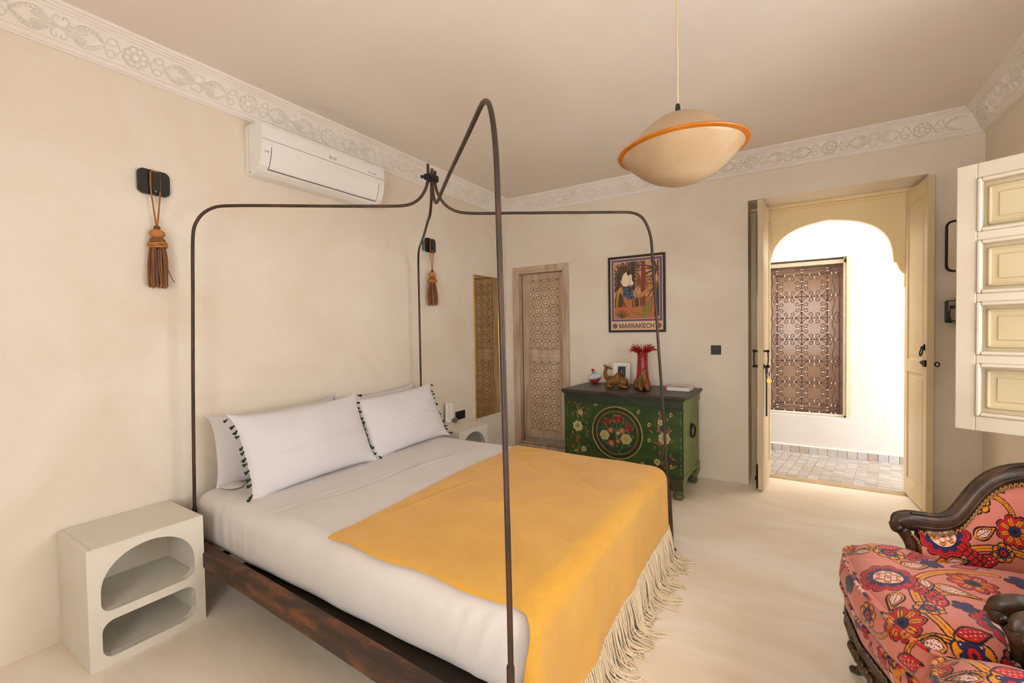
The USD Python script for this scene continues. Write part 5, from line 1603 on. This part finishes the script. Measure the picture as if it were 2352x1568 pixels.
for ring_, n, L, e0, drop in ((0, 13, .105, 8, .045), (1, 12, .100, 28, .030), (2, 9, .085, 52, .012), (3, 5, .07, 74, 0)):
    for j in range(n):
        a = (j + .37 * ring_) * 2 * PI / n + rr.uniform(-.1, .1)
        e = math.radians(e0 + rr.uniform(-6, 6))
        l_ = .86 * L * rr.uniform(.9, 1.1)
        P = smooth_path([(.022, 0, .292), (.034 + .3 * l_ * math.cos(e), 0, .300 + .34 * l_ * math.sin(e)), (.034 + .65 * l_ * math.cos(e), 0, .304 + .66 * l_ * math.sin(e) + .002), (.034 + l_ * math.cos(e), 0, .304 + l_ * math.sin(e) - drop * .35)], 12)
        m = tube(P, np.c_[np.interp(np.linspace(0, 1, 12), [0, .25, .7, 1], [.006, .010, .006, .0022]), np.interp(np.linspace(0, 1, 12), [0, .3, 1], [.005, .0042, .002])], 8)
        part(t, 'frond', vs_(rot(m, math.degrees(a), [0, 0, 1])), red_m, True)

# book
t = thing('book', 'thick white picture book with red spine on the right of the chest', 'book', (2.035, -.315, CZ), -3)
bwid, bdep, bth = .205, .165, .030
part(t, 'pages', bx(-bwid / 2 + .004, bwid / 2 - .005, -bdep / 2 + .004, bdep / 2 - .004, .0025, bth - .0025), M('book_pages', S(238, 232, 224), .8, S(220, 212, 202), vscale=900, stretch=(.01, .01, 1)), False)
part(t, 'cover', cat(bx(-bwid / 2, bwid / 2, -bdep / 2, bdep / 2, 0, .003, .001), bx(-bwid / 2, bwid / 2, -bdep / 2, bdep / 2, bth - .003, bth, .001)), M('book_cover', S(242, 238, 232), .35), False)
part(t, 'spine', bx(-bwid / 2 - .004, -bwid / 2 + .012, -bdep / 2 - .0005, bdep / 2 + .0005, -.000, bth + .0006, .001), M('book_red', S(206, 48, 40), .4))
s = [(Polygon(smooth_path([(-.085, -.062), (-.06, -.02), (0, .0), (.06, -.008), (.092, -.05), (.05, -.068), (-.03, -.06), (-.085, -.062)], 40)).buffer(0), S(138, 118, 98)), (Polygon(smooth_path([(-.05, -.04), (0, -.02), (.05, -.03), (.02, -.05), (-.05, -.04)], 24)).buffer(0), S(150, 90, 80)), (disc(.012, .030, .015, 16, .8), S(190, 160, 80)),
     (stroke([(-.07, .058), (-.02, .054), (.03, .060), (.08, .055)], .005), S(120, 100, 88)), (stroke([(-.085, -.07), (-.04, -.066), (.0, -.073)], .006), S(60, 50, 44)), (stroke([(-.05, .036), (-.03, .030), (-.005, .034)], .004), S(110, 90, 80)), (stroke([(.035, .034), (.06, .030), (.08, .036)], .004), S(110, 90, 80))]
V, F, C = print2d(s)
part(t, 'cover_print', (np.c_[V, np.full(len(V), bth + .0005)], F), MV('book_print', .35), False, col=C)
# ------------------------------------------------------------------ printed fabric of the armchairs
TILE = .50
PINK, RED, ORA, NAV, BLK = np.array(S(198, 116, 98)), np.array(S(186, 18, 18)), np.array(S(214, 126, 14)), np.array(S(34, 30, 72)), np.array(S(16, 10, 12))
PALE = np.array(S(226, 176, 160))
MOT = []


def mot(kind, x, y, R, a=0.0):
    MOT.append((kind, x, y, R, math.radians(a)))


for m_ in [('red8', .10, .10, .062, 0), ('big', .34, .13, .085, 10), ('leaf', .205, .045, .05, 60), ('leaf', .175, .175, .055, 120), ('dots', .235, .255, .062, 20), ('small', .445, .265, .046, 0), ('big', .12, .335, .080, 40), ('red8', .335, .385, .058, 20), ('leaf', .245, .365, .042, 215), ('leaf', .02, .215, .05, 75), ('dots', .43, .44, .055, 130), ('navy', .055, .445, .05, 30), ('small', .225, .465, .040, 15), ('dots', .475, .06, .05, 250), ('leaf', .42, .35, .035, 300), ('navy', .265, .20, .034, 80), ('leaf', .155, .245, .038, 190), ('dots', .40, .245, .045, 80), ('small', .30, .30, .036, 0), ('navy', .49, .16, .035, 10), ('fern', .44, .175, .06, 50), ('fern', .20, .275, .05, 140)]:
    mot(*m_)
STEMS = [([(.02, .0), (.05, .16), (.16, .28), (.34, .31), (.52, .25)], .020), ([(.26, .5), (.33, .44), (.31, .33), (.20, .22), (.22, .10), (.30, .02)], .012), ([(.47, .5), (.40, .40), (.44, .28)], .012)]


def fabric(u, v):
    """Colour of the print at the cloth coordinates u, v (metres): pink ground, black outlined seventies flowers."""
    C = np.tile(PINK, (len(u), 1))
    U, V = np.mod(u, TILE), np.mod(v, TILE)
    from scipy.spatial import cKDTree
    for pts, wd in STEMS:
        c = smooth_path(np.array(pts), 160)
        allc = np.vstack([c + [dx, dy] for dx in (-TILE, 0, TILE) for dy in (-TILE, 0, TILE)])
        d, _ = cKDTree(allc).query(np.c_[U, V])
        C[d < wd / 2 + .0040] = BLK
        C[d < wd / 2] = ORA
        C[d < .0016] = BLK
    for kind, x, y, R, a in MOT:
        dx = (U - x + TILE / 2) % TILE - TILE / 2
        dy = (V - y + TILE / 2) % TILE - TILE / 2
        m = np.nonzero(dx * dx + dy * dy < (1.25 * R) ** 2)[0]
        if not len(m):
            continue
        X = (dx[m] * math.cos(a) + dy[m] * math.sin(a)) / R
        Y = (-dx[m] * math.sin(a) + dy[m] * math.cos(a)) / R
        r, th = np.hypot(X, Y), np.arctan2(Y, X)
        c = C[m]

        def put(mask, col):
            c[mask] = col

        def pet(n, lo, hi, off=0.0):
            return lo + (hi - lo) * np.abs(np.cos(n * (th + off) / 2)) ** .7
        b = .0040 / R
        if kind == 'red8':
            e = pet(8, .74, 1.0)
            put(r < e + b, BLK)
            put(r < e - b * .3, RED)
            k = 2 * PI / 8
            tl = (th + k / 2) % k - k / 2
            px, py = r * np.cos(tl) - .58, r * np.sin(tl)
            q = np.hypot(px / .27, py / .125)
            put(q < 1.22, BLK)
            put(q < 1, ORA)
            put((q < 1) & (np.abs(py) < .022), BLK)
            put(r < .34, BLK)
            put(r < .31, NAV)
            put(r < .13, BLK * .6)
        elif kind == 'big':
            e = pet(11, .84, 1.0)
            put(r < e + b, BLK)
            put(r < e - b * .1, RED)
            e2 = pet(11, .72, .87)
            put(r < e2 + b * .25, BLK)
            put(r < e2 - b * .25, RED * .75)
            e3 = pet(11, .58, .76)
            put(r < e3, NAV)
            put(r < .50 + b * .7, BLK)
            put(r < .50, PALE)
            e4 = pet(6, .20, .44, .3)
            put(r < e4 + b * .6, BLK)
            put(r < e4, ORA)
            e5 = pet(6, .12, .33, .3)
            put((r < e5 + b * .5), BLK)
            put(r < e5 - b * .2, PALE)
            put(r < .13, BLK)
            put(r < .09, PALE)
            put(r < .045, RED)
        elif kind == 'small':
            e = pet(7, .78, 1.0)
            put(r < e + b, BLK)
            put(r < e - b * .3, ORA)
            e2 = pet(7, .42, .70, PI / 7)
            put(r < e2 + b * .8, BLK)
            put(r < e2, NAV)
            k = 2 * PI / 7
            tl = (th + PI / 7 + k / 2) % k - k / 2
            put(np.hypot(r * np.cos(tl) - .62, r * np.sin(tl)) < .05, PALE)
            put(r < .34, BLK)
            put(r < .30, RED)
            put(r < .12, BLK)
        elif kind == 'leaf':
            # drop: round end at +X, point at -X
            t_ = np.clip((X + 1) / 2, 0, 1)
            wd = .52 * np.sin(PI * t_ ** 1.6) ** .75
            q = np.abs(Y) - wd
            put((q < b) & (np.abs(X) < 1), BLK)
            put((q < -b * .5) & (np.abs(X) < .98), ORA)
            t2 = np.clip((X + .55) / 1.3, 0, 1)
            w2 = .32 * np.sin(PI * t2 ** 1.4) ** .8
            ins = (np.abs(Y) < w2) & (X > -.55) & (X < .75)
            put((np.abs(Y) < w2 + b * .8) & (X > -.6) & (X < .80), BLK)
            put(ins, PALE)
            vein = (np.abs(Y) < .022) | (np.abs(np.mod(X * 1.0 + np.abs(Y) * .9, .24) - .12) < .018)
            put(ins & vein, BLK)
        elif kind == 'dots':
            t_ = np.clip((X + 1) / 2, 0, 1)
            wd = .42 * np.sin(PI * t_ ** 1.25)
            put((np.abs(Y) < wd + b) & (np.abs(X) < 1), BLK)
            ins = np.abs(Y) < wd - b * .4
            put(ins, RED)
            gx, gy = np.mod(X + .5 * (np.floor(Y / .2) % 2) * .26, .26) - .13, np.mod(Y, .2) - .1
            put(ins & (np.hypot(gx, gy) < .045) & (np.abs(Y) < wd - .12), PALE)
            put(ins & (np.abs(Y) < .016), BLK)
        elif kind == 'navy':
            e = .62 + .34 * np.abs(np.cos(2.5 * th)) ** .6
            put(r < e, BLK)
            put(r < e - b, NAV)
        elif kind == 'fern':
            for k in range(5):
                cx, w = -.8 + .38 * k, .30 - .035 * k
                for sg in (-1, 1):
                    q = np.hypot((X - cx - .05) / .26, (Y - sg * w * .75) / w)
                    put(q < 1.22, BLK)
                    put(q < .9, RED)
        C[m] = c
    return C


fab_m = MV('printed_velvet', .78, .0003, 900, spec=.25, sheen=.25)
wood_m = M('carved_walnut', S(48, 33, 22), .38, S(84, 58, 36), vscale=16, detail=6, bump=.0009, bscale=120, ramp=(.42, .72), spec=.5)
gimp_m = M('gold_gimp', S(170, 128, 58), .6, S(120, 84, 34), vscale=160)
pip_m = M('pink_piping', S(206, 124, 106), .8)

# ------------------------------------------------------------------ armchair in its own frame: x forward, y to the sitter's left, z up
ch = thing('armchair', 'carved walnut armchair in pink seventies flower fabric facing the bed, beside the doorway', 'armchair', (3.474, -2.440, 0), 192.6)


def outline(n, grow=0.0):
    """T-shaped seat outline: broad bowed front, narrower between the arms."""
    fr = Polygon(np.array([(.15, -.331), (.25, -.334), (.31, -.330), (.35, -.30), (.385, -.20), (.405, 0), (.385, .20), (.35, .30), (.31, .330), (.25, .334), (.15, .331)]))
    bk = sbox(-.30, -.245, .25, .245)
    g = unary_union([fr, bk]).buffer(-.035).buffer(.075, 12).buffer(-.04).buffer(grow, 10)
    c = np.array(g.exterior.coords)
    if Polygon(c).exterior.is_ccw is False:
        c = c[::-1]
    i = np.argmin(c[:-1, 0] + 10 * (np.abs(c[:-1, 1]) > .05))
    c = np.vstack([c[i:-1], c[:i + 1]])
    return resample(c, n + 1)[:-1]


NO = 760
O = outline(NO)
tn = np.roll(O, -1, 0) - np.roll(O, 1, 0)
tn /= np.linalg.norm(tn, axis=1, keepdims=True)
On = np.c_[tn[:, 1], -tn[:, 0]]
cen = np.array([.06, 0.0])
NR = 170
rows, cols = [], []
ks = np.linspace(.004, 1, NR) ** .8
Zt, Zb, CR = .508, .392, .048
frontish = np.clip((O[:, 0] - .10) / .3, 0, 1)
for k in ks:
    q = cen + (O - On * .016 - cen) * k
    z = Zt + CR * (1 - k ** 7) + .012 * np.exp(-((k - .82) / .16) ** 2) * np.clip((O[:, 0] - .12) / .12, 0, 1) * np.clip((np.abs(O[:, 1]) - .18) / .12, 0, 1)
    rows.append(np.c_[q, z])
    cols.append(q)
for j, a in enumerate(np.linspace(0, PI / 2, 14)[1:]):
    q = O - On * .016 + On * .016 * math.sin(a)
    rows.append(np.c_[q, np.full(NO, Zt - .016 + .016 * math.cos(a))])
    cols.append(O + On * (.016 * a - .016))
for j, s_ in enumerate(np.linspace(0, 1, 34)[1:]):
    bul = .014 * math.sin(PI * s_)
    q = O + On * bul
    rows.append(np.c_[q, np.full(NO, Zt - .016 - s_ * (Zt - .016 - Zb))])
    cols.append(O + On * (.010 + s_ * (Zt - Zb)))
V = np.vstack(rows)
UVc = np.vstack(cols)
f = grid_faces(len(rows), NO, wrap=True)
m = trimesh.Trimesh(V, f, process=False)
if m.face_normals[len(f) // 4 * 0 + 5][2] < 0:
    m.faces = m.faces[:, ::-1]
part(ch, 'seat_cushion', m, fab_m, True, col=fabric(UVc[:, 1] * 1.0 + .13, UVc[:, 0] * 1.0 + .02))
seat = None
for zz, off in ((Zt - .004, -.004), (Zb + .004, .003)):
    q = O + On * (off + .004)
    P = np.c_[q, np.full(NO, zz)]
    P = P[::2]
    nxy = On[::2]
    a = np.linspace(0, 2 * PI, 7)[:-1]
    V = P[:, None] + np.stack([nxy[:, None, 0] * np.cos(a) * .0062, nxy[:, None, 1] * np.cos(a) * .0062, np.broadcast_to(np.sin(a) * .0062, (len(P), 6))], -1)
    i, j = np.meshgrid(np.arange(len(P)), np.arange(6), indexing='ij')
    n_, k_ = len(P), 6
    F = np.stack([i * 6 + j, ((i + 1) % n_) * 6 + j, ((i + 1) % n_) * 6 + (j + 1) % 6, i * 6 + (j + 1) % 6], -1).reshape(-1, 4)
    mm = tri(V.reshape(-1, 3), F)
    mm.fix_normals()
    q2 = np.repeat(q[::2], 6, 0)
    part(ch, 'piping', mm, fab_m, True, col=fabric(q2[:, 1] * 1.0 + .33, q2[:, 0] + .21))
# upholstered seat rail and carved apron
ob = outline(420, -.018)
tn = np.roll(ob, -1, 0) - np.roll(ob, 1, 0)
tn /= np.linalg.norm(tn, axis=1, keepdims=True)
obn = np.c_[tn[:, 1], -tn[:, 0]]
rows, cols = [], []
for s_ in np.linspace(0, 1, 42):
    rows.append(np.c_[ob + obn * (.016 * math.sin(PI * s_)), np.full(420, .396 - .100 * s_)])
    cols.append(ob + obn * (.12 + .100 * s_))
V, UVc = np.vstack(rows), np.vstack(cols)
f = grid_faces(42, 420, wrap=True)
m = trimesh.Trimesh(V, f, process=False)
m.faces = m.faces if m.face_normals[10] @ np.r_[obn[5], 0] > 0 else m.faces[:, ::-1]
part(ch, 'seat_border', m, fab_m, True, col=fabric(UVc[:, 1] + .30, UVc[:, 0] + .17))
ang_ = np.arctan2(ob[:, 1], ob[:, 0] - .05)
lowz = .236 - .020 * np.cos(ang_ * 4) - .016 * np.exp(-((np.abs(ang_) - .75) / .16) ** 2) + .022 * np.exp(-(ang_ / .25) ** 2) * 0 - .012 * np.exp(-(ang_ / .2) ** 2)
ring = []
for off, hi in ((.010, 1), (.016, .75), (.012, .45), (.018, .2), (.012, 0), (-.020, 0), (-.020, 1)):
    ring.append(np.c_[ob + obn * off, lowz + (.298 - lowz) * hi])
V = np.vstack(ring + [ring[0]])
m = trimesh.Trimesh(V, grid_faces(8, 420, wrap=True), process=False)
m.fix_normals()
part(ch, 'apron', m, wood_m, 50)
carv = []
for k in range(30):
    a = k * 2 * PI / 30
    i = int(k * 420 / 30)
    carv.append(sph(np.r_[ob[i] + obn[i] * .014, .266], .0085, 1, (1, 1, .7)))
for i in (np.argmin(np.abs(ang_)),):
    for k in range(7):
        q = ob[(i + (k - 3) * 5) % 420] + obn[i] * .020
        carv.append(sph(np.r_[q, .250 - .004 * abs(k - 3)], .015, 2, (.7, 1, 1.2)))
part(ch, 'apron_carving', cat(*carv), wood_m, True, kind='stuff')
# gimp below the seat border
P = np.c_[ob + obn * .014, np.full(420, .300) + .004 * np.sin(np.arange(420) * 2 * PI * 92 / 420)]
part(ch, 'gimp_trim', tube(np.vstack([P, P[:1]]), .0026, 5, caps=False), M('blue_gimp', S(52, 78, 112), .7, S(140, 110, 50), vscale=120), True)


def cabriole(x, y, d):
    P = smooth_path([(x, y, .270), (x + .028 * d[0], y + .028 * d[1], .20), (x + .012 * d[0], y + .012 * d[1], .07), (x + .034 * d[0], y + .034 * d[1], .018), (x + .050 * d[0], y + .050 * d[1], .012)], 22)
    return cat(tube(P, np.interp(np.linspace(0, 1, 22), [0, .25, .7, .9, 1], [.036, .032, .017, .018, .012]), 12), sph((x + .052 * d[0], y + .052 * d[1], .014), .0145, 2))


for sy in (-1, 1):
    part(ch, 'leg', cabriole(.285, sy * .255, (.7, sy * .7)), wood_m, True)
    part(ch, 'leg', tube(smooth_path([(-.27, sy * .20, .28), (-.29, sy * .205, .12), (-.335, sy * .225, .0)], 14), np.linspace(.027, .016, 14), 10), wood_m, True)
# show-wood rail: arms sweeping into the back; (forward, left, height)
key = [(.186, -.284, .626), (.170, -.288, .644), (.140, -.290, .650), (.09, -.292, .648), (.045, -.295, .650), (.0, -.299, .672), (-.045, -.302, .734), (-.095, -.300, .810), (-.150, -.286, .856), (-.205, -.252, .877), (-.262, -.195, .890), (-.305, -.110, .898), (-.322, 0, .902)]
key = key + [(x, -y, z) for x, y, z in key[-2::-1]]
rail = smooth_path(np.array(key), 300)
upn = np.tile([0, 0, 1.0], (300, 1))
sec = []
for k in range(20):
    a = k / 20 * 2 * PI
    q = 1 + .10 * math.cos(3 * a) - .06 * math.cos(6 * a)
    sec.append((math.cos(a) * q, math.sin(a) * q))
sc2 = np.ones(300)
e = np.minimum(np.arange(300), 299 - np.arange(300)) / 299
sc2 = np.interp(e, [0, .012, .03, .06, .5], [.55, 1.0, 1.05, 1.0, 1.0])
part(ch, 'top_rail', tube(rail, np.c_[.0235 * sc2, .037 * sc2], N=upn, section=sec), wood_m, True)
fil = []
for o_, up_ in ((.019, .018), (-.019, .018), (.0215, -.012), (-.0215, -.012), (.009, .033), (-.009, .033)):
    T, N0, B0 = frames(rail)
    B_ = np.cross(T, upn)
    B_ /= np.linalg.norm(B_, axis=1, keepdims=True)
    fil.append(tube((rail + B_ * o_ + np.array([0, 0, 1.0]) * up_)[10:-10], .0042, 6))
part(ch, 'rail_bead', cat(*fil), wood_m, True)
for sy in (-1, 1):
    kn = cat(sph((.186, sy * .286, .624), .024, 3, (.8, .9, 1.0)), tube([(.186, sy * .258, .624), (.186, sy * .312, .624)], .014, 14))
    part(ch, 'arm_scroll', kn, wood_m, True)
    P = smooth_path([(.172, sy * .287, .618), (.150, sy * .285, .585), (.138, sy * .284, .545), (.140, sy * .284, .495), (.165, sy * .284, .430), (.195, sy * .284, .300)], 40)
    part(ch, 'arm_post', tube(P, np.c_[np.interp(np.linspace(0, 1, 40), [0, .3, .7, 1], [.022, .017, .020, .028]), np.interp(np.linspace(0, 1, 40), [0, .3, .7, 1], [.024, .019, .022, .030])], 14), wood_m, True)
# padded lining inside the rail, and the outer cover
ni = 420
ri = resample(rail[14:-14], ni)
T, _, _ = frames(np.c_[ri[:, :2], np.zeros(ni)])
inn = np.c_[T[:, 1], -T[:, 0]]
cen2 = np.array([.0, 0.0])
if ((cen2 - ri[ni // 2, :2]) @ inn[ni // 2]) < 0:
    inn = -inn
arc = np.r_[0, np.cumsum(np.linalg.norm(np.diff(ri[:, :2], axis=0), axis=1))]
for name, sgn, zlow, pad in (('inside_back', 1, .450, .030), ('outside_back', -1, .290, .010)):
    rows, cols = [], []
    nr = 190 if sgn > 0 else 60
    for s_ in np.linspace(0, 1, nr):
        zt = ri[:, 2] - .028
        z = zt + (zlow - zt) * s_
        o = .008 + pad * math.sin(PI * min(1, s_ * 1.0)) ** .6 + .012 * s_
        low_in = np.array([0, 0])
        q = ri[:, :2] + inn * sgn * o
        rows.append(np.c_[q, z])
        cols.append(np.c_[arc, z])
    V, UVc = np.vstack(rows), np.vstack(cols)
    m = trimesh.Trimesh(V, grid_faces(nr, ni), process=False)
    k = (nr // 2) * (ni - 1)
    if m.face_normals[k + ni // 2] @ np.r_[inn[ni // 2] * sgn, 0] < 0:
        m.faces = m.faces[:, ::-1]
    part(ch, name, m, fab_m, True, col=fabric(UVc[:, 0] + (.05 if sgn > 0 else .3), UVc[:, 1] + .22))
g = resample(rail[14:-14], 1500)
T, _, _ = frames(np.c_[g[:, :2], np.zeros(1500)])
gi = np.c_[T[:, 1], -T[:, 0]]
if ((cen2 - g[750, :2]) @ gi[750]) < 0:
    gi = -gi
for sgn in (1, -1):
    P = np.c_[g[:, :2] + gi * sgn * .0265, g[:, 2] - .034 + .0068 * np.sign(np.sin(np.arange(1500) * 2 * PI * 88 / 1500)) * np.abs(np.sin(np.arange(1500) * 2 * PI * 88 / 1500)) ** .5]
    part(ch, 'gimp_trim', tube(P, .0030, 4), gimp_m, True)
for sy in (-1, 1):
    P = smooth_path([(.150, sy * .264, .606), (.130, sy * .262, .580), (.119, sy * .261, .545), (.121, sy * .261, .50), (.135, sy * .260, .46)], 160)
    P[:, 0] += .004 * np.sin(np.arange(160) * 2 * PI * 14 / 160) - .006
    part(ch, 'gimp_trim', tube(P, .0030, 4), gimp_m, True)
copy_thing(ch, 'armchair', (3.613, -3.085, 0), 192.6, label='second flowered armchair at the bottom right corner, only its cushion corner showing')
